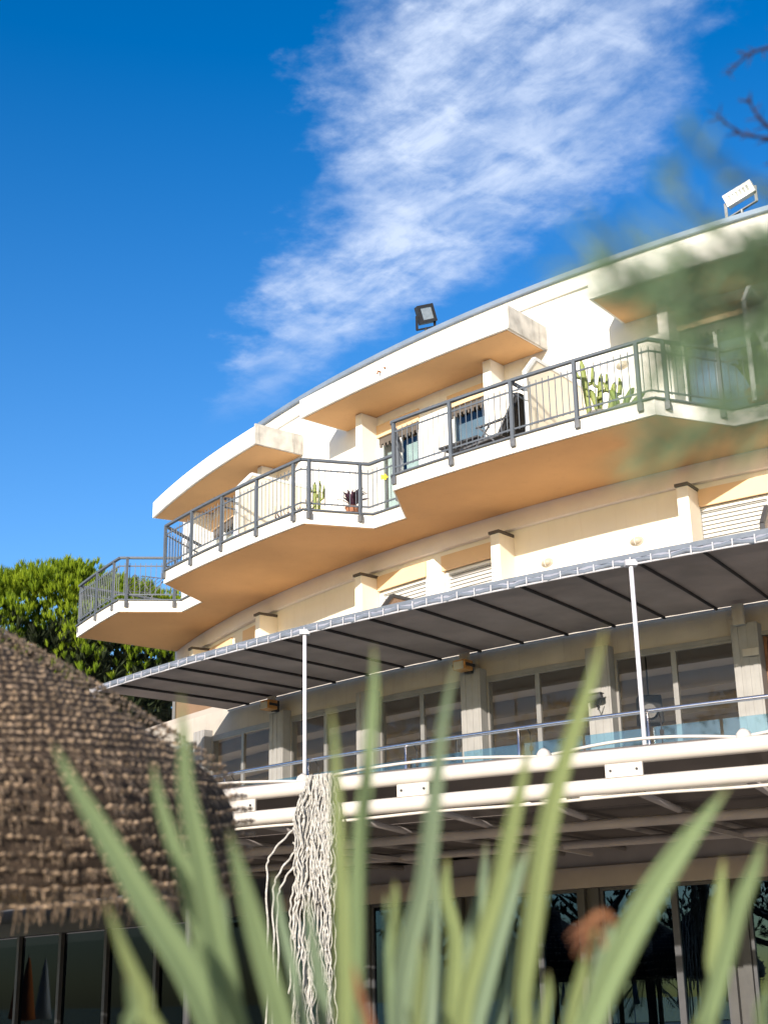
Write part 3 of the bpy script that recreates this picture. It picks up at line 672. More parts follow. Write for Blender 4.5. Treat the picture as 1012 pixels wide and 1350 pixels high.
def cactus(ph, R, label, cat, stems, pot, potm, m, group=None):
    t = empty('potted_cactus', A(R,ph,FZ), label, cat, group); O = A(R,ph,FZ)
    mb = MB(); mb.lathe([(pot*.7,0),(pot,pot*1.3),(pot*1.1,pot*1.3),(pot*1.1,pot*1.5),(pot*.9,pot*1.5),(pot*.85,pot*1.35)], O, 16); mb.build('pot', M[potm], t)
    for k, (dx, lean, h, r) in enumerate(stems):
        mb = MB(); b = O+Vector((dx,0,pot*1.3)); n = 10; pts = [b+Vector((lean*(i/9)**1.5,.04*math.sin(k+i*.4),h*i/9)) for i in range(10)]
        mb.tube(pts, [r*(.8+.25*math.sin(i/9*math.pi))*(1 if i<9 else .35) for i in range(10)], 8)
        if h > .4:
            mb.tube([pts[5], pts[5]+Vector((r*2.4,0,.05)), pts[5]+Vector((r*2.8,0,.22)), pts[5]+Vector((r*2.6,0,.32))], [r*.7,r*.75,r*.7,r*.3], 8)
            mb.tube([pts[6], pts[6]+Vector((-r*2.0,0,.04)), pts[6]+Vector((-r*2.6,0,.18))], [r*.6,r*.65,r*.25], 8)
        for q in pts[1:9]:
            for a in range(5):
                th = a*1.257+q.z*7; d = Vector((math.cos(th),math.sin(th),.2)); mb.tube([q+d*r*.8, q+d*(r*.8+.035)], [.004,.001], 3)
        mb.build('stem', M[m], t, True)
    return t
cactus(233.75, 31.45, 'tall branching yellow green cactus in a trough by the balcony bars', 'cactus', ((-.15,-.08,.95,.05),(.02,.05,.7,.045),(.18,.10,.55,.05),(-.02,-.10,.45,.045)), .17, 'greypot', 'yellowgreen', 'cacti on the balconies')
cactus(234.6, 31.5, 'short leafy green succulent beside the branching cactus on the balcony', 'succulent', ((0,.16,.34,.05),(.1,.22,.25,.045),(-.1,-.1,.3,.05)), .15, 'greypot', 'green', 'cacti on the balconies')
cactus(222.15, 31.4, 'slim yellow green cactus by the corner of the left balcony', 'cactus', ((0,.0,.62,.035),(.07,.03,.45,.03),(-.08,-.04,.3,.03)), .12, 'greypot', 'yellowgreen', 'cacti on the balconies')
def leafy(ph, R, label, m, n, h, spread, pot, potm, wl=.05, name='potted_plant', seed=1):
    r = random.Random(seed); t = empty(name, A(R,ph,FZ), label, 'plant', 'leafy pot plants on the balconies'); O = A(R,ph,FZ)
    mb = MB(); mb.lathe([(pot*.75,0),(pot,pot*1.4),(pot*1.1,pot*1.4),(pot*1.1,pot*1.6),(pot*.85,pot*1.6),(pot*.8,pot*1.5)], O, 16); mb.build('pot', M[potm], t)
    mb = MB()
    for i in range(n):
        th = r.uniform(0,6.28); L = h*r.uniform(.5,1.0); s = spread*r.uniform(.3,1); d = Vector((math.cos(th),math.sin(th),0)); w = Vector((-d.y,d.x,0))*wl*r.uniform(.6,1.2)
        b = O+Vector((0,0,pot*1.4)); pts = [b+d*s*(k/4)**1.3+Vector((0,0,L*(k/4)-.35*L*(k/4)**3*(s/spread))) for k in range(5)]
        ws = [.3,.9,1,.7,.05]
        mb.add([q for p_, a in zip(pts,ws) for q in (p_-w*a, p_+Vector((0,0,-.01)), p_+w*a)], [f for k in range(4) for f in ((k*3,k*3+1,k*3+4,k*3+3),(k*3+1,k*3+2,k*3+5,k*3+4))])
    mb.build('foliage', M[m], t)
leafy(223.25, 31.0, 'dark purple leafed plant in a low pot near the balcony post', 'darkplant', 46, .5, .32, .13, 'terracotta', .035, seed=4)
leafy(238.0, 30.55, 'large broad leafed green plant behind the rightmost balcony bars', 'green', 26, 1.15, .55, .22, 'terracotta', .13, seed=9)
# low planter trough beside the slim cactus
t = empty('planter_trough', A(31.55,221.3,FZ), 'long low dark trough with straggly stems behind the left balcony bars', 'planter'); rv = (A(1,221.3,0)-A(0,221.3,0)); tv = Vector((-rv.y,rv.x,0)); O = A(31.55,221.3,FZ)
mb = MB(); mb.box(O+Vector((0,0,.09)), .13, .55, .09, rv, tv, taper=1.12); mb.build('trough', M['greypot'], t)
mb = MB(); r8 = random.Random(8)
for i in range(30):
    b = O+tv*r8.uniform(-.5,.5)+rv*r8.uniform(-.08,.08)+Vector((0,0,.17)); d = Vector((r8.uniform(-.2,.2),r8.uniform(-.2,.2),r8.uniform(.1,.3))); w = Vector((.014,.0,0)); mb.add([b-w,b+w,b+d+w*.3,b+d-w*.3], [(0,1,2,3)])
mb.build('stems', M['darkplant'], t)
# yellow peg on the railing, drying rack on the end balcony
mb = MB(); c = A(30.93,224.7,9.02)
for k in range(5):
    th = k*1.2566; mb.box(c+Vector((.038*math.cos(th),.014*math.sin(th),.035*math.sin(th))), .028, .012, .02, Vector((math.cos(th),0,math.sin(th))), Vector((0,1,0)), Vector((-math.sin(th),0,math.cos(th))))
mb.tube([c+Vector((0,-.03,0)),c+Vector((0,.03,0))], .03, 8)
tag(mb.build('toy_windmill', M['yellow']), 'small yellow pinwheel clipped to the balcony railing near the corner', 'ornament')
t = empty('drying_rack', A(31.0,207.2,FZ), 'white wire clothes drying rack standing on the end balcony', 'drying rack'); O = A(31.0,207.2,FZ); rv = (A(1,207.2,0)-A(0,207.2,0)); tv = Vector((-rv.y,rv.x,0))
mb = MB()
for s in (-.5,.5):
    for a in (-1,1): mb.tube([O+tv*s+rv*a*.28, O+tv*s-rv*a*.25+Vector((0,0,.85))], .011, 6)
mb.build('legs', M['bracket'], t)
mb = MB()
for a in (-.3,-.2,-.1,0,.1,.2,.3): mb.tube([O-tv*.65+rv*a+Vector((0,0,.86)), O+tv*.65+rv*a+Vector((0,0,.86))], .007, 5)
for s in (-.65,.65): mb.tube([O+tv*s-rv*.3+Vector((0,0,.86)), O+tv*s+rv*.3+Vector((0,0,.86))], .011, 6)
q = [O+tv*(.1+.42*math.cos(k*.3))+rv*.33+Vector((0,0,.62+.4*math.sin(k*.3))) for k in range(0,12)]; mb.tube(q, .011, 6)
mb.build('rack', M['bracket'], t)
# ================================================================== thatched parasol
def parasol(loc, label, seed, fine, group, rmax=1.46, hrim=.29):
    r = random.Random(seed); t = empty('thatched_parasol', (loc[0],loc[1],0), label, 'parasol', group); O = Vector((loc[0],loc[1],H))
    k = rmax/1.46
    prof = [(0.03,1.80),(.22,1.68),(.43,1.52),(.65,1.39),(.87,1.26),(1.10,1.11),(1.28,.99),(1.39,.90),(1.46,.79),(1.48,.66),(1.46,.50),(1.43,.42),(1.42,hrim+.07)]
    prof = [(a*k, z) for a, z in prof]
    pc = catmull([list(p) for p in prof], 6)
    L = [0]
    for a, b in zip(pc, pc[1:]): L.append(L[-1]+math.hypot(b[0]-a[0],b[1]-a[1]))
    def at(s):
        for i in range(len(L)-1):
            if L[i+1] >= s: u = (s-L[i])/(L[i+1]-L[i]); return pc[i][0]+(pc[i+1][0]-pc[i][0])*u, pc[i][1]+(pc[i+1][1]-pc[i][1])*u, (pc[i+1][0]-pc[i][0])/(L[i+1]-L[i]), (pc[i+1][1]-pc[i][1])/(L[i+1]-L[i])
        return pc[-1][0], pc[-1][1], 0, -1
    tot = L[-1]
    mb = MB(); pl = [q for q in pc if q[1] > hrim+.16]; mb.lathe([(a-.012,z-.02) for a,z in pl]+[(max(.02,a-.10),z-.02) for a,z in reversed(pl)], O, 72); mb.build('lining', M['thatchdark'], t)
    mb = MB(); mb.tube([(loc[0],loc[1],0),(loc[0],loc[1],H+1.7)], .06, 12); mb.build('pole', M['wood'], t, True)
    mb = MB()
    for i in range(8):
        th = i*math.pi/4; mb.tube([O+Vector((0,0,1.55)), O+Vector((1.32*k*math.cos(th),1.32*k*math.sin(th),.82))], .022, 6)
    mb.build('spoke', M['wood'], t)
    mb = MB(); rows = 44 if fine else 16
    for i in range(rows+1):
        s0 = tot*(i+.15)/(rows+.4); R0, z0, dr, dz = at(s0)
        nx, nz = -dz, dr                                    # outward normal in the profile plane
        if nx < 0: nx, nz = -nx, -nz
        n = max(10, int(2*math.pi*R0/(.034 if fine else .09))); R0w = R0
        for j in range(n):
            th = 2*math.pi*(j+.5*(i%2)+r.uniform(-.22,.22))/n; R0 = R0w+.028*math.sin(th*9+.6)*(i/rows)**2+.012*math.sin(th*23+i*.15)*(i/rows)
            wob = .010*math.sin(th*5+i*.25)+.006*math.sin(th*13+i*.3)+r.uniform(-.0045,.0045)
            e = Vector((math.cos(th),math.sin(th),0)); tv = Vector((-e.y,e.x,0))
            N = e*nx+Vector((0,0,nz)); D = e*dr+Vector((0,0,dz))
            p = O+e*R0+Vector((0,0,z0))+D*wob+N*.012
            # binding lump: a short fat sloping knot of reed
            a = r.uniform(.011,.024); b = r.uniform(.006,.012); q = p+N*.012
            if not fine: a *= 2.5; b *= 2
            sl = D*r.uniform(-.006,.006)
            mb.add([q-tv*a-sl, q-D*b*.9+N*.004, q+tv*a+sl, q+D*b, q+N*r.uniform(.004,.018)+tv*r.uniform(-.012,.012)], [(0,1,4),(1,2,4),(2,3,4),(3,0,4)])
            # hanging reeds below the binding
            if r.random() < .14: continue
            for _ in range((11 if i >= rows-1 else 4) if fine else 1):
                l = r.uniform(.018,.036)*(1.6 if r.random()<.12 else 1)*(1 if fine else 2.2); w = r.uniform(.0016,.0042)*(1 if fine else 2.4); o = tv*r.gauss(0,.0075)
                if i >= rows-1: l *= 1.9
                c0 = p+o-N*.004; c1 = p+o+D*l+N*r.uniform(-.006,.016)+tv*r.gauss(0,.006)
                mb.add([c0-tv*w, c0+tv*w, c1+tv*w*.5, c1-tv*w*.5], [(0,1,2,3)])
            if fine and r.random() < .05:
                c1 = p+N*r.uniform(.03,.07)+tv*r.uniform(-.05,.05)+D*r.uniform(-.02,.05); w = .0015
                mb.add([p-tv*w, p+tv*w, c1+tv*w*.3, c1-tv*w*.3], [(0,1,2,3)])
    mb.build('thatch', M['thatch'], t)
    return t
parasol((-2.1,6.0), 'brown thatched beach parasol with rows of bound reed in front of the hotel', 5, True, None, 1.47, .36).rotation_euler = (D2R(6.2),0,0)

# ================================================================== sword leaved plant in the foreground
sw = empty('sword_leaf_plant', (.03,2.24,0), 'clump of tall green sword shaped leaves rising out of focus in the foreground', 'plant')
mb = MB(); r6 = random.Random(6)
mb.lathe([(.10,0),(.085,.15),(.075,.4),(.07,.7),(.085,.9),(.06,1.0)], (.03,2.24,0), 16); mb.build('stem', M['bark'], sw, True)
def blade(pts, roll, m, name='leaf', curl=.34, thick=.0022):
    q = catmull([list(p) for p in pts], 6); n = len(q); mb = MB(); mb.uv = []
    for i, (x,y,z,w) in enumerate(q):
        p = Vector((x,y,z)); a = Vector(q[max(0,i-1)][:3]); b = Vector(q[min(n-1,i+1)][:3]); d = (b-a).normalized()
        s = d.cross(Vector((0,1,0))).normalized(); f = s.cross(d)
        ro = roll*(.4+.6*i/n); s2 = s*math.cos(ro)+f*math.sin(ro); f2 = f*math.cos(ro)-s*math.sin(ro)
        hw = w*.41/max(.5,math.cos(ro)); dip = f2*hw*curl*2
        for u in (-1,-.5,0,.5,1): mb.v.append(p+s2*hw*u+dip*(1-abs(u))); mb.uv.append((u*.5+.5, i/(n-1)))
        for u in (1,0,-1): mb.v.append(p+s2*hw*u+dip*(1-abs(u))+f2*thick*(2-abs(u))); mb.uv.append((u*.5+.5, i/(n-1)))
    for i in range(n-1):
        for j in range(8): mb.f.append((i*8+j, i*8+(j+1)%8, (i+1)*8+(j+1)%8, (i+1)*8+j))
    mb.f.append(tuple(range(8))); mb.f.append(tuple((n-1)*8+j for j in range(7,-1,-1)))
    return mb.build(name, m, sw, True)
LEAVES=[
    ('a',[(-0.400,1.695,1.799,0.0027),(-0.381,1.720,1.758,0.0164),(-0.347,1.756,1.699,0.0294),(-0.288,1.816,1.598,0.0410),(-0.236,1.871,1.505,0.0472),(-0.113,2.044,1.206,0.0490),(-0.002,2.179,0.968,0.0403)]),
    ('b',[(-0.254,1.725,1.865,0.0028),(-0.253,1.759,1.807,0.0150),(-0.253,1.789,1.756,0.0237),(-0.241,1.830,1.685,0.0344),(-0.220,1.902,1.559,0.0427),(-0.194,1.970,1.439,0.0432),(-0.084,2.105,1.197,0.0444),(0.004,2.238,0.953,0.0364)]),
    ('c',[(-0.307,1.853,1.800,0.0030),(-0.299,1.880,1.750,0.0159),(-0.276,1.919,1.675,0.0260),(-0.250,1.968,1.581,0.0322),(-0.218,2.038,1.447,0.0367),(-0.080,2.171,1.187,0.0375),(0.010,2.297,0.939,0.0306)]),
    ('d',[(-0.193,1.730,1.698,0.0027),(-0.182,1.764,1.651,0.0183),(-0.166,1.812,1.584,0.0316),(-0.146,1.869,1.503,0.0358),(-0.130,1.914,1.440,0.0382),(-0.055,2.076,1.200,0.0398),(0.007,2.238,0.953,0.0331)]),
    ('e',[(-0.321,1.654,1.611,0.0026),(-0.306,1.694,1.561,0.0147),(-0.289,1.731,1.513,0.0236),(-0.272,1.770,1.463,0.0266),(-0.120,1.952,1.220,0.0281),(0.001,2.120,0.982,0.0235)]),
    ('e2',[(-0.280,1.576,1.530,0.0024),(-0.277,1.605,1.498,0.0129),(-0.271,1.646,1.451,0.0197),(-0.136,1.824,1.238,0.0210),(-0.008,2.002,1.011,0.0178)]),
    ('d2',[(-0.247,2.166,1.660,0.0034),(-0.246,2.186,1.611,0.0146),(-0.244,2.220,1.526,0.0202),(-0.228,2.263,1.419,0.0248),(-0.067,2.368,1.158,0.0250),(0.018,2.474,0.895,0.0201)]),
    ('f',[(-0.072,1.782,1.854,0.0029),(-0.068,1.806,1.807,0.0096),(-0.067,1.841,1.740,0.0165),(-0.064,1.897,1.631,0.0235),(-0.063,1.949,1.530,0.0267),(-0.060,2.001,1.426,0.0279),(-0.016,2.118,1.194,0.0284),(0.013,2.238,0.953,0.0232)]),
    ('g',[(-0.017,1.805,1.939,0.0030),(-0.018,1.835,1.880,0.0149),(-0.029,1.883,1.784,0.0210),(-0.041,1.929,1.692,0.0252),(-0.047,1.981,1.588,0.0264),(-0.046,2.037,1.472,0.0286),(-0.005,2.178,1.185,0.0292),(0.017,2.297,0.938,0.0238)]),
    ('h',[(0.086,1.714,1.897,0.0028),(0.069,1.754,1.829,0.0132),(0.056,1.808,1.734,0.0238),(0.042,1.863,1.636,0.0308),(0.021,1.909,1.555,0.0369),(0.011,1.960,1.463,0.0373),(0.022,2.108,1.194,0.0384),(0.019,2.238,0.953,0.0314)]),
    ('h2',[(0.005,2.060,1.660,0.0032),(0.006,2.076,1.622,0.0160),(0.007,2.108,1.541,0.0214),(0.011,2.149,1.439,0.0236),(0.016,2.256,1.173,0.0238),(0.017,2.356,0.924,0.0191)]),
    ('i',[(0.180,1.796,1.813,0.0029),(0.169,1.826,1.762,0.0164),(0.154,1.863,1.700,0.0253),(0.139,1.900,1.637,0.0275),(0.112,1.948,1.555,0.0278),(0.089,2.003,1.461,0.0301),(0.057,2.159,1.186,0.0310),(0.023,2.297,0.938,0.0255)]),
    ('j',[(0.261,1.654,1.917,0.0027),(0.244,1.693,1.856,0.0165),(0.213,1.748,1.770,0.0260),(0.191,1.804,1.681,0.0320),(0.177,1.862,1.587,0.0305),(0.166,1.911,1.507,0.0251),(0.160,1.955,1.433,0.0253),(0.096,2.097,1.195,0.0261),(0.029,2.238,0.953,0.0215)]),
    ('j2',[(0.210,2.197,1.722,0.0034),(0.184,2.218,1.660,0.0275),(0.158,2.243,1.584,0.0344),(0.135,2.269,1.509,0.0367),(0.115,2.294,1.433,0.0389),(0.068,2.387,1.153,0.0389),(0.025,2.474,0.895,0.0311)]),
    ('k',[(0.394,1.666,1.729,0.0026),(0.369,1.688,1.698,0.0159),(0.340,1.715,1.661,0.0304),(0.307,1.751,1.611,0.0397),(0.275,1.793,1.550,0.0420),(0.240,1.849,1.470,0.0408),(0.137,2.026,1.204,0.0427),(0.034,2.179,0.967,0.0354)]),
    ('l',[(0.448,1.737,1.677,0.0027),(0.436,1.765,1.639,0.0183),(0.422,1.792,1.602,0.0258),(0.410,1.831,1.549,0.0279),(0.392,1.883,1.475,0.0302),(0.378,1.921,1.421,0.0306),(0.214,2.077,1.196,0.0318),(0.047,2.238,0.952,0.0265)]),
    ('m',[(0.456,2.001,1.679,0.0031),(0.450,2.028,1.621,0.0209),(0.443,2.061,1.552,0.0231),(0.428,2.103,1.463,0.0253),(0.227,2.240,1.172,0.0257),(0.047,2.356,0.923,0.0209)]),
    ('n',[(0.207,1.998,1.533,0.0030),(0.207,2.014,1.506,0.0142),(0.201,2.037,1.468,0.0174),(0.193,2.067,1.419,0.0206),(0.096,2.209,1.179,0.0212),(0.024,2.356,0.924,0.0174)]),
    ('o',[(0.249,1.824,1.579,0.0075),(0.239,1.850,1.541,0.0160),(0.222,1.893,1.478,0.0190),(0.209,1.930,1.424,0.0211),(0.120,2.081,1.197,0.0219),(0.032,2.238,0.953,0.0182)]),
    ('p',[(0.286,1.924,1.593,0.0059),(0.278,1.943,1.561,0.0238),(0.269,1.976,1.505,0.0319),(0.254,2.020,1.429,0.0362),(0.144,2.159,1.185,0.0372),(0.036,2.297,0.938,0.0306)]),
    ('q',[(0.088,2.255,1.710,0.0035),(0.085,2.277,1.655,0.0211),(0.098,2.303,1.588,0.0282),(0.091,2.343,1.488,0.0307),(0.058,2.483,1.140,0.0309),(0.025,2.592,0.866,0.0249)]),
    ('r',[(0.154,2.349,1.741,0.0037),(0.145,2.372,1.660,0.0196),(0.113,2.401,1.556,0.0293),(0.086,2.429,1.453,0.0316),(0.056,2.518,1.135,0.0314),(0.025,2.592,0.866,0.0249)]),
    ('s',[(0.033,1.670,1.564,0.0026),(0.033,1.693,1.536,0.0120),(0.029,1.723,1.500,0.0156),(0.027,1.771,1.441,0.0177),(0.021,1.945,1.218,0.0186),(0.016,2.120,0.982,0.0157)]),
    ('t',[(-0.124,2.169,1.651,0.0034),(-0.118,2.195,1.588,0.0180),(-0.106,2.225,1.513,0.0270),(-0.099,2.259,1.428,0.0270),(-0.030,2.368,1.158,0.0272),(0.014,2.474,0.895,0.0219)]),
    ('u',[(-0.190,2.363,1.701,0.0037),(-0.177,2.386,1.620,0.0171),(-0.154,2.411,1.526,0.0220),(-0.133,2.440,1.422,0.0243),(-0.042,2.518,1.136,0.0241),(0.015,2.591,0.866,0.0191)]),
    ('v',[(0.428,1.686,1.517,0.0026),(0.420,1.722,1.485,0.0156),(0.408,1.784,1.426,0.0213),(0.241,2.006,1.205,0.0230),(0.054,2.238,0.952,0.0198)]),
    ('x1',[(0.075,2.35,1.70,.003),(0.07,2.36,1.62,.016),(0.06,2.37,1.50,.024),(0.045,2.36,1.35,.026),(0.03,2.3,.95,.02)]),
    ('x2',[(-0.01,2.3,1.66,.003),(-0.005,2.31,1.58,.014),(0.0,2.32,1.46,.02),(0.01,2.32,1.30,.022),(0.02,2.27,.95,.02)]),
    ('x3',[(0.19,2.3,1.60,.003),(0.18,2.31,1.54,.014),(0.155,2.32,1.44,.022),(0.12,2.32,1.30,.024),(0.04,2.27,.95,.02)]),
    ('x4',[(0.30,2.1,1.56,.003),(0.285,2.12,1.50,.016),(0.25,2.14,1.42,.022),(0.19,2.18,1.28,.024),(0.05,2.24,.95,.02)]),
    ('x5',[(-0.19,2.15,1.60,.003),(-0.175,2.16,1.54,.014),(-0.15,2.18,1.44,.020),(-0.11,2.2,1.28,.024),(0.0,2.25,.95,.02)]),
]

DRY=[('dry',[(0.2689, 1.789, 1.5836, 0.0093), (0.2566, 1.784, 1.5959, 0.0106), (0.2407, 1.786, 1.5908, 0.008), (0.227, 1.795, 1.572, 0.005), (0.2133, 1.8, 1.5619, 0.0013)]),
('dry2',[(0.2559, 1.803, 1.5561, 0.0052), (0.2501, 1.789, 1.5843, 0.0064), (0.2378, 1.791, 1.5799, 0.0052), (0.2241, 1.803, 1.5554, 0.003), (0.2212, 1.807, 1.5475, 0.0009)]),
('dry3',[(-0.047,1.804,1.543,0.0028),(-0.041,1.816,1.510,0.0110),(-0.030,1.828,1.475,0.0138),(-0.019,1.849,1.414,0.0165)]),
('dry5',[(0.2493, 1.788, 1.5923, 0.0054), (0.2364, 1.786, 1.585, 0.0068), (0.222, 1.79, 1.5793, 0.0047), (0.2104, 1.792, 1.5691, 0.0014)]),
('dry6',[(0.2443, 1.79, 1.5879, 0.0041), (0.2385, 1.795, 1.572, 0.0061), (0.2356, 1.8, 1.5539, 0.0041), (0.2306, 1.8, 1.5417, 0.0014)]),]
tone = {'x1':'leaf3','x3':'leaf3','x2':'leaf1','f':'leaf2','i':'leaf2','e':'leaf2','h2':'leaf2','o':'leaf2','s':'leaf2','j':'leaf2','q':'leaf2','m':'leaf2','n':'leaf2','j2':'leaf3','a':'leaf1','h':'leaf3','d2':'leaf3','t':'leaf3','r':'leaf3','p':'leaf3','u':'leaf3'}
for k, pts in LEAVES:
  blade(pts, r6.uniform(-.45,.45), M[tone.get(k,'leaf1')])
for k, pts in DRY:
    o = blade(pts, r6.uniform(-.3,.6), M['dryleaf'], 'dry_leaf', .5); o['label'] = 'curled dry orange brown leaf'

# ================================================================== stone pines behind the hotel's far end
def pine(name, loc, top, rad, depth, n, seed, label, dens=1.0, grp='pines behind the hotel'):
    r = random.Random(seed); t = empty(name, (loc[0],loc[1],0), label, 'tree', grp); O = Vector((loc[0],loc[1],0))
    mb = MB(); base = top-depth
    trunk = [O, O+Vector((.2,.1,base*.5)), O+Vector((-.1,.2,base*.9)), O+Vector((0,.1,base+depth*.4))]
    mb.tube(trunk, [.42,.34,.28,.15], 10)
    for i in range(9):
        th = i*.7+r.uniform(-.2,.2); d = Vector((math.cos(th),math.sin(th),0)); a = O+Vector((0,0,base*r.uniform(.6,.95))); l = rad*r.uniform(.6,.92)
        mb.tube([a, a+d*l*.4+Vector((0,0,depth*.10)), a+d*l*.75+Vector((0,0,depth*.25)), a+d*l+Vector((0,0,depth*.42))], [.17,.12,.08,.03], 6)
        for q in range(3):
            e = Vector((math.cos(th+r.uniform(-1,1)),math.sin(th+r.uniform(-1,1)),.5)); b = a+d*l*r.uniform(.35,.8)+Vector((0,0,depth*.2)); mb.tube([b, b+e*l*.2, b+e*l*.38+Vector((0,0,.3))], [.06,.04,.02], 5)
    mb.build('trunk', M['bark'], t, True)
    mb = MB()
    def tuft(c, s, up, m):
        k = r.randint(17,23)
        for _ in range(k):
            th = r.uniform(0,6.283); sp = r.uniform(.05,.75)
            d = (up+Vector((math.cos(th)*sp,math.sin(th)*sp,r.uniform(-.1,.35)))).normalized()*s*r.uniform(.55,1.05)
            w = Vector((-math.sin(th),math.cos(th),0))*s*r.uniform(.034,.062)
            b = c+d*.10; m.add([b-w*.5, b+w*.5, c+d*.6+w, c+d, c+d*.6-w], [(0,1,2,3,4)])
    # clumps on a broad dome; each clump is a cushion of upright tufts
    for i in range(n):
        th = r.uniform(0,6.283); q = math.sqrt(r.random()); R_ = rad*q
        lump = .5*math.sin(th*3+seed)+.35*math.sin(th*7+R_)
        z = base+depth*(.50+.48*math.sqrt(max(0,1-q*q)))+lump*.35-(.5*depth*q**5)
        c = O+Vector((R_*math.cos(th),R_*math.sin(th),z)); cs = r.uniform(.55,1.05)
        for _ in range(int(12*dens)):
            v = Vector((r.gauss(0,1),r.gauss(0,1),abs(r.gauss(0,.8)))); v.normalize()
            tuft(c+Vector((v.x*cs,v.y*cs,v.z*cs*.62)), r.uniform(.24,.42), (Vector((0,0,1))+v*.45).normalized(), mb)
    mb.build('crown', M['pine' if name == 'stone_pine' else 'pineshade'], t)
    mb = MB()
    for i in range(int(n*1.1)):
        th = r.uniform(0,6.283); q = math.sqrt(r.random()); R_ = rad*q*.93
        c = O+Vector((R_*math.cos(th),R_*math.sin(th),base+depth*r.uniform(-.15,.62)*(1-.35*q))); cs = r.uniform(.4,.9)
        for _ in range(7):
            v = Vector((r.gauss(0,1),r.gauss(0,1),r.gauss(0,.6))); v.normalize(); tuft(c+v*cs*.8, r.uniform(.4,.7), (Vector((0,0,.4))+v*.8).normalized(), mb)
    mb.build('lower_needles', M['pineshade'], t)  # shade under the crown painted as near-black needles
    return t
pine('stone_pine', (-12.2,50), 15.6, 7.0, 5.0, 760, 11, 'bright green stone pine with a broad dense crown beside the end balcony', 1.1)
pine('stone_pine', (-21.5,54), 16.5, 6.6, 5.2, 420, 12, 'stone pine further left and behind, its crown cut by the photo edge')
pine('dark_pine', (-9.5,60), 17.0, 9.0, 8.5, 240, 13, 'dark pine coloured as in deep shade below and behind the bright crown', .8)
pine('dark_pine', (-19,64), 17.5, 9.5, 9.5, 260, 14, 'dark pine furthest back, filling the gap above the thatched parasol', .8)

# ================================================================== near branch, top right, far out of focus
br = empty('needle_tree', (2.95,.9,0), 'feathery green branch hanging blurred across the upper right, close to the lens', 'tree')
mb = MB(); mb.tube([(2.95,.9,0),(2.9,.95,1.0),(2.79,.99,2.25),(2.6,1.05,3.4),(2.34,1.04,4.75)], [.15,.12,.10,.085,.06], 10)
mb.build('trunk', M['bark'], br, True)
rb = random.Random(21)
def K(pts, k): return [(x*k,y*k,(z-1.5)*k+1.5) for x,y,z in pts]
def spray(pts, r0, nl, nn, m='needle', every=.012, spread=1.0, wid=.0017):
    pts = K(pts, 1.3 if m == 'twigdark' else 1.5)
    q = catmull([list(p) for p in pts], 8); mb = MB(); k = len(q); mb.tube(q, [r0*(1-.8*i/k) for i in range(k)], 6); b_ = mb.build('branch', M['twigdark'], br, True)
    mb = MB(); acc = 0
    for a, b in zip(q, q[1:]):
        a = Vector(a); b = Vector(b); d = (b-a); L = d.length
        if L < 1e-6: continue
        d.normalize(); s = 0
        for _ in range(max(1,int(L/every))):
            for _ in range(nn):
                p = a+(b-a)*rb.random(); th = rb.uniform(0,6.283); x = d.cross(Vector((.3,.2,1))).normalized(); y = d.cross(x)
                e = (d*rb.uniform(.3,1.0)+(x*math.cos(th)+y*math.sin(th))*spread*rb.uniform(.4,1)).normalized()*nl*rb.uniform(.5,1.1)
                w = e.cross(Vector((rb.random()-.5,rb.random()+.3,rb.random()-.5))).normalized()*wid
                mb.add([p-w, p+w, p+e*.6+w*.8, p+e, p+e*.6-w*.8], [(0,1,2,3,4)])
    mb.build('needles', M[m], b_)
spray([(1.86,.66,2.0),(.9,.62,1.94),(.45,.585,1.86),(.24,.57,1.80),(.17,.555,1.785),(.125,.555,1.79),(.098,.55,1.80)], .008, .065, 4, every=.014)
spray([(.45,.585,1.86),(.27,.575,1.76),(.19,.57,1.745),(.145,.575,1.732),(.118,.578,1.728)], .004, .06, 3, every=.0125)
spray([(.45,.585,1.86),(.26,.56,1.84),(.19,.55,1.818),(.155,.548,1.806),(.128,.55,1.802)], .004, .06, 3, every=.0125)
spray([(.45,.585,1.86),(.25,.57,1.79),(.20,.565,1.765),(.165,.565,1.758)], .004, .06, 3, every=.0125)
spray([(.45,.585,1.86),(.27,.56,1.775),(.20,.56,1.79),(.15,.555,1.772),(.122,.56,1.762)], .004, .06, 3, every=.0125)
spray([(.45,.585,1.86),(.27,.56,1.82),(.20,.55,1.80),(.16,.55,1.80)], .004, .06, 3, every=.0125)
for q in ((.118,.80),(.150,.798),(.172,.79),(.128,.775),(.160,.77),(.112,.752),(.136,.738),(.165,.728),(.180,.75),(.105,.79)):
    spray([(.45,.585,1.86),(q[0]+.09,.565,q[1]+1.02),(q[0]+.03,.56,q[1]+1.008),(q[0],.56,q[1]+1.0)], .003, .055, 2, every=.010)
spray([(.26,.56,1.84),(.185,.545,1.832),(.152,.54,1.840),(.136,.535,1.856)], .0022, .022, 2, every=.012)
spray([(.26,.56,1.84),(.17,.55,1.815),(.142,.548,1.822),(.126,.54,1.842)], .0022, .022, 2, every=.009)
for pts in ([(1.8,.8,4.0),(1.3,1.8,3.25),(.86,2.25,2.97),(.715,2.24,2.98),(.664,2.237,2.99),(.618,2.225,3.024)],
            [(1.3,1.8,3.25),(.9,2.2,3.16),(.76,2.19,3.145),(.687,2.189,3.127),(.642,2.202,3.091)],
            [(.86,2.25,2.97),(.74,2.24,2.99),(.699,2.228,3.016),(.679,2.217,3.049)],
            [(1.3,1.8,3.25),(.95,2.2,3.02),(.78,2.25,2.955),(.712,2.253,2.935)],
            [(1.3,1.8,3.25),(.95,2.15,3.22),(.79,2.17,3.19),(.73,2.18,3.175)]):
    spray(pts, .008, .04, 1, 'twigdark', .02, 1.0, .0022)

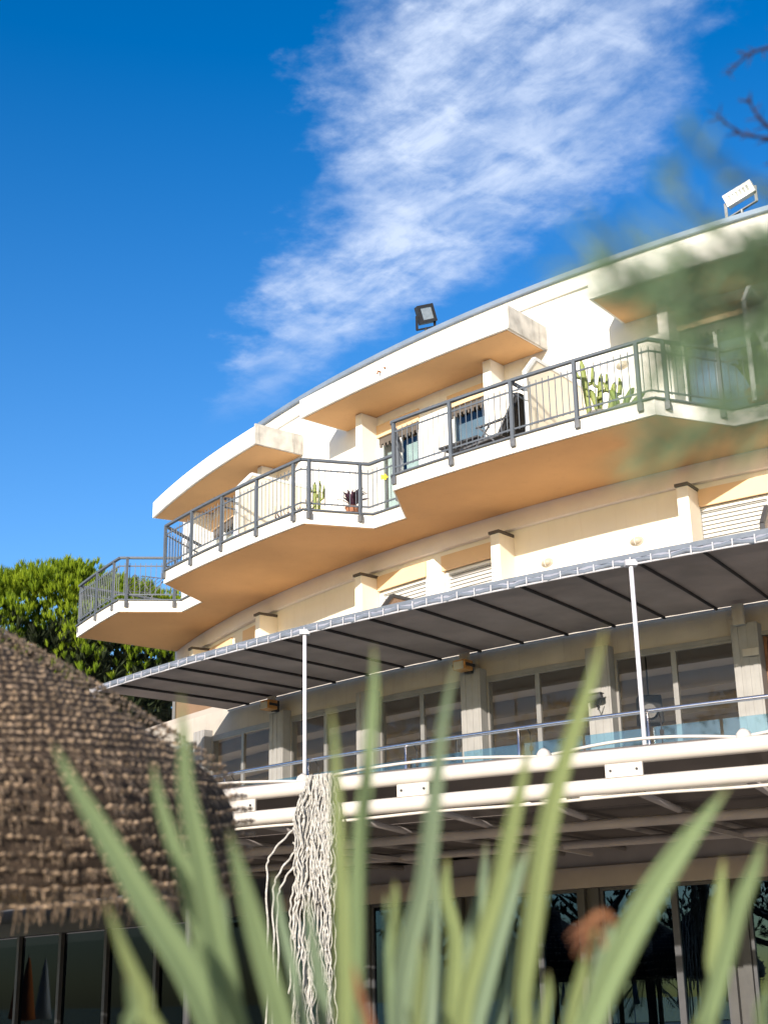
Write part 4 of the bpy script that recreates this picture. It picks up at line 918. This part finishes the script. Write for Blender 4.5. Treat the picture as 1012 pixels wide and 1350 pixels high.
# ================================================================== the beach side, mirrored in the dark glass
parasol((-11.5,11.2), 'thatched beach parasol mirrored in the ground floor glass', 31, False, 'parasols mirrored in the glass', 1.7)
parasol((-16.5,13.5), 'thatched beach parasol mirrored in the ground floor glass', 32, False, 'parasols mirrored in the glass', 1.7)
parasol((-13.5,6.5), 'thatched beach parasol mirrored in the ground floor glass', 33, False, 'parasols mirrored in the glass', 1.7)
def folded(loc, cm='canvas', label='closed grey beach umbrella mirrored in the ground floor glass', grp='closed umbrellas mirrored in the glass'):
    t = empty('folded_umbrella', (loc[0],loc[1],0), label, 'umbrella', grp)
    mb = MB(); mb.tube([(loc[0],loc[1],0),(loc[0],loc[1],2.75)], .025, 8); mb.build('pole', M['frame'], t)
    mb = MB(); mb.lathe([(.02,2.72),(.07,2.5),(.14,2.0),(.20,1.5),(.24,1.25),(.17,1.22)], (loc[0],loc[1],0), 10); mb.build('canopy', M[cm], t, True)
fp = folded((-24,3)) 
rf = random.Random(2)
for i in range(5):
    for j in range(3):
        folded((-27-j*4.5+rf.uniform(-.4,.4), -9+i*5.2+rf.uniform(-.5,.5)))
def palm(loc, h, label, seed):
    r = random.Random(seed); t = empty('palm_tree', (loc[0],loc[1],0), label, 'palm', 'palms mirrored in the glass'); O = Vector((loc[0],loc[1],0))
    mb = MB(); mb.tube([O, O+Vector((.05,.05,h*.5)), O+Vector((0,.1,h))], [.24,.2,.18], 10); mb.build('trunk', M['bark'], t, True)
    mb = MB()
    for i in range(34):
        th = r.uniform(0,6.283); up = r.uniform(-.2,1.2); d = Vector((math.cos(th),math.sin(th),0)); w0 = Vector((-d.y,d.x,0)); L = r.uniform(1.2,1.8); c = O+Vector((0,.1,h))
        pts = [c+d*L*s*(1-.15*up*s)+Vector((0,0,L*(up*s-.75*s*s))) for s in (0,.2,.4,.6,.8,1)]
        mb.tube(pts, .012, 4)
        for a, b in zip(pts, pts[1:]):
            for q in range(5):
                p = a+(b-a)*q/5
                for sd in (-1,1):
                    e = (w0*sd*.8+(b-a).normalized()*.6+Vector((0,0,-.15)))*.34; wv = (b-a).normalized()*.014; mb.add([p-wv,p+wv,p+e], [(0,1,2)])
    mb.build('crown', M['palm'], t)
folded((-13.6,33.2), 'orangefab', 'closed orange umbrella mirrored in the dark glass below the parasol', None)
folded((-16.0,33.6), 'frame', 'closed white umbrella mirrored in the dark glass below the parasol', None)
folded((-19.0,35.4), 'orangefab', 'second closed orange umbrella mirrored farther off in the dark glass', None)
for i, (x, y) in enumerate(((-44,-1),(-36,-16),(-50,14))):
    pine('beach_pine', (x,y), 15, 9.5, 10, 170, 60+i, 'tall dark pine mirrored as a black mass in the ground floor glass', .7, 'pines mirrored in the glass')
for x, y in ((-7.6,17.2),(-9.8,13.9),(-6.4,12.6)):
    parasol((x,y), 'thatched beach parasol mirrored in the ground floor glass', int(x*-10), False, 'parasols mirrored in the glass', 1.8)
palm((-13,16.5), 2.6, 'low palm mirrored in the ground floor glass at the right', 41)
palm((-17.5,8.5), 2.2, 'short palm mirrored in the ground floor glass near the middle', 42)

# ================================================================== sky, sun, camera
SUN_EL, SUN_AZ = D2R(18), D2R(-156)          # azimuth from +Y towards +X: behind the viewer, a little to the left
w = bpy.data.worlds.new('World'); sc.world = w; w.use_nodes = True
nt = w.node_tree; N = nt.nodes; L = nt.links; N.clear()
out = N.new('ShaderNodeOutputWorld'); bg = N.new('ShaderNodeBackground'); sky = N.new('ShaderNodeTexSky')
sky.sky_type = 'NISHITA'; sky.sun_disc = False; sky.sun_elevation = SUN_EL; sky.sun_rotation = SUN_AZ; sky.ozone_density = 2.2; sky.dust_density = .8; sky.air_density = 1.0
hs = N.new('ShaderNodeHueSaturation'); L.new(sky.outputs[0], hs.inputs['Color'])
def math_(op, a, b=None, c=None, clamp=False):
    n = N.new('ShaderNodeMath'); n.operation = op; n.use_clamp = clamp
    for i, x in enumerate((a,b,c)):
        if x is None: continue
        if isinstance(x, (int,float)): n.inputs[i].default_value = x
        else: L.new(x, n.inputs[i])
    return n.outputs[0]
tc = N.new('ShaderNodeTexCoord'); sp = N.new('ShaderNodeSeparateXYZ'); L.new(tc.outputs['Generated'], sp.inputs[0])
hs.inputs['Hue'].default_value = .509
for sock, lo, hi in (('Saturation',1.34,1.47),('Value',1.18,1.0)):            # the sky pales towards the horizon
    mr = N.new('ShaderNodeMapRange'); mr.inputs['From Min'].default_value = .22; mr.inputs['From Max'].default_value = .62; mr.inputs['To Min'].default_value = lo; mr.inputs['To Max'].default_value = hi
    L.new(sp.outputs['Z'], mr.inputs['Value']); L.new(mr.outputs[0], hs.inputs[sock])
zz = math_('MAXIMUM', sp.outputs['Z'], .03); u0 = math_('DIVIDE', sp.outputs['X'], zz); v0 = math_('DIVIDE', sp.outputs['Y'], zz)   # the cloud layer's own plane
cb = N.new('ShaderNodeCombineXYZ'); L.new(u0, cb.inputs[0]); L.new(v0, cb.inputs[1])
def noise_(scale, detail, rough, vec, dist=0.0):
    n = N.new('ShaderNodeTexNoise'); n.inputs['Scale'].default_value = scale; n.inputs['Detail'].default_value = detail; n.inputs['Roughness'].default_value = rough; n.inputs['Distortion'].default_value = dist
    L.new(vec, n.inputs['Vector']); return n.outputs['Fac']
wv = noise_(5.0, 6, .6, cb.outputs[0]); wv2 = noise_(16.0, 6, .62, cb.outputs[0])
u = math_('ADD', u0, math_('ADD', math_('MULTIPLY', math_('SUBTRACT', wv, .5), .30), math_('MULTIPLY', math_('SUBTRACT', wv2, .5), .13)))
v = math_('MAXIMUM', v0, .9)
Ledge = math_('MULTIPLY_ADD', v, -.255, .320)                                  # left edge of the plume
t1 = math_('MULTIPLY', math_('MAXIMUM', math_('SUBTRACT', v, 1.4), 0), .25)
t2 = math_('MULTIPLY', math_('MAXIMUM', math_('SUBTRACT', v, 1.7), 0), .55)
Redge = math_('SUBTRACT', math_('SUBTRACT', .36, t1), t2)
def sstep(x, lo, hi):
    n = N.new('ShaderNodeMapRange'); n.interpolation_type = 'SMOOTHSTEP'; n.inputs['From Min'].default_value = lo; n.inputs['From Max'].default_value = hi; L.new(x, n.inputs['Value']); return n.outputs[0]
mL = sstep(math_('SUBTRACT', u, Ledge), -.04, .10); mR = sstep(math_('SUBTRACT', Redge, u), -.03, .15)
front = sstep(v0, .2, .8); far = sstep(v0, 2.60, 2.32)
n_far = N.new('ShaderNodeMapRange'); n_far.interpolation_type = 'SMOOTHSTEP'; n_far.inputs['From Min'].default_value = 2.25; n_far.inputs['From Max'].default_value = 2.52; n_far.inputs['To Min'].default_value = 1; n_far.inputs['To Max'].default_value = 0; L.new(v0, n_far.inputs['Value'])
mask = math_('MULTIPLY', math_('MULTIPLY', mL, mR), n_far.outputs[0])
mpn = N.new('ShaderNodeMapping'); mpr = N.new('ShaderNodeMapping'); mpr.inputs['Rotation'].default_value = (0,0,D2R(-38)); L.new(cb.outputs[0], mpr.inputs['Vector']); mpn.inputs['Scale'].default_value = (1.9,.62,1); L.new(mpr.outputs[0], mpn.inputs['Vector'])
tex = sstep(math_('ADD', math_('MULTIPLY', noise_(7.0, 10, .62, mpn.outputs[0], .3), .52), math_('MULTIPLY', noise_(13.0, 11, .64, cb.outputs[0], .35), .48)), .29, .69)
tex2 = sstep(noise_(2.6, 5, .55, cb.outputs[0]), .28, .62)
dens = math_('MULTIPLY', mask, math_('MULTIPLY_ADD', tex, .80, .12)); dens = math_('MULTIPLY', dens, math_('MULTIPLY_ADD', tex2, .55, .45))
dens = math_('MINIMUM', math_('MULTIPLY', dens, 1.30), .88)
mx = N.new('ShaderNodeMix'); mx.data_type = 'RGBA'; L.new(dens, mx.inputs[0]); L.new(hs.outputs[0], mx.inputs[6]); mx.inputs[7].default_value = (3.9,4.5,5.6,1)
L.new(mx.outputs[2], bg.inputs['Color']); bg.inputs['Strength'].default_value = .10; L.new(bg.outputs[0], out.inputs[0])

sd = bpy.data.lights.new('sun', 'SUN'); sd.energy = 4.0; sd.angle = D2R(.5); sd.color = (1.0,.925,.82)
so = bpy.data.objects.new('sun', sd); COL.objects.link(so)
dirv = Vector((math.sin(SUN_AZ)*math.cos(SUN_EL), math.cos(SUN_AZ)*math.cos(SUN_EL), math.sin(SUN_EL)))
so.rotation_euler = dirv.to_track_quat('Z','Y').to_euler(); so.location = dirv*80

cd = bpy.data.cameras.new('camera'); cam = bpy.data.objects.new('camera', cd); COL.objects.link(cam); sc.camera = cam
cam.location = (0,0,H); p_, r_ = D2R(19.0), D2R(1.1)
fw = Vector((0,math.cos(p_),math.sin(p_))); up = Vector((0,-math.sin(p_),math.cos(p_))); rt = Vector((1,0,0))
rt2 = rt*math.cos(r_)+up*(-math.sin(r_))*-1*0 + rt*0
# image right/up after the small roll of the hand-held camera
ri = rt*math.cos(r_)-up*math.sin(r_); ui = up*math.cos(r_)+rt*math.sin(r_)
cam.rotation_euler = Matrix((ri, ui, -fw)).transposed().to_euler()
cd.sensor_fit = 'VERTICAL'; cd.sensor_height = 36; cd.lens = 50; cd.clip_start = .05; cd.clip_end = 6000
cd.dof.use_dof = True; cd.dof.focus_distance = 23.5; cd.dof.aperture_fstop = 2.6; cd.dof.aperture_blades = 9
sc.view_settings.view_transform = 'Standard'; sc.view_settings.look = 'None'; sc.view_settings.exposure = 1.0; sc.view_settings.gamma = 1
sc.render.engine = 'CYCLES'; sc.cycles.use_denoising = True; sc.cycles.max_bounces = 8; sc.cycles.diffuse_bounces = 5; sc.cycles.transparent_max_bounces = 24; sc.cycles.caustics_reflective = False; sc.cycles.caustics_refractive = False; sc.cycles.sample_clamp_indirect = 6
bpy.context.view_layer.update()
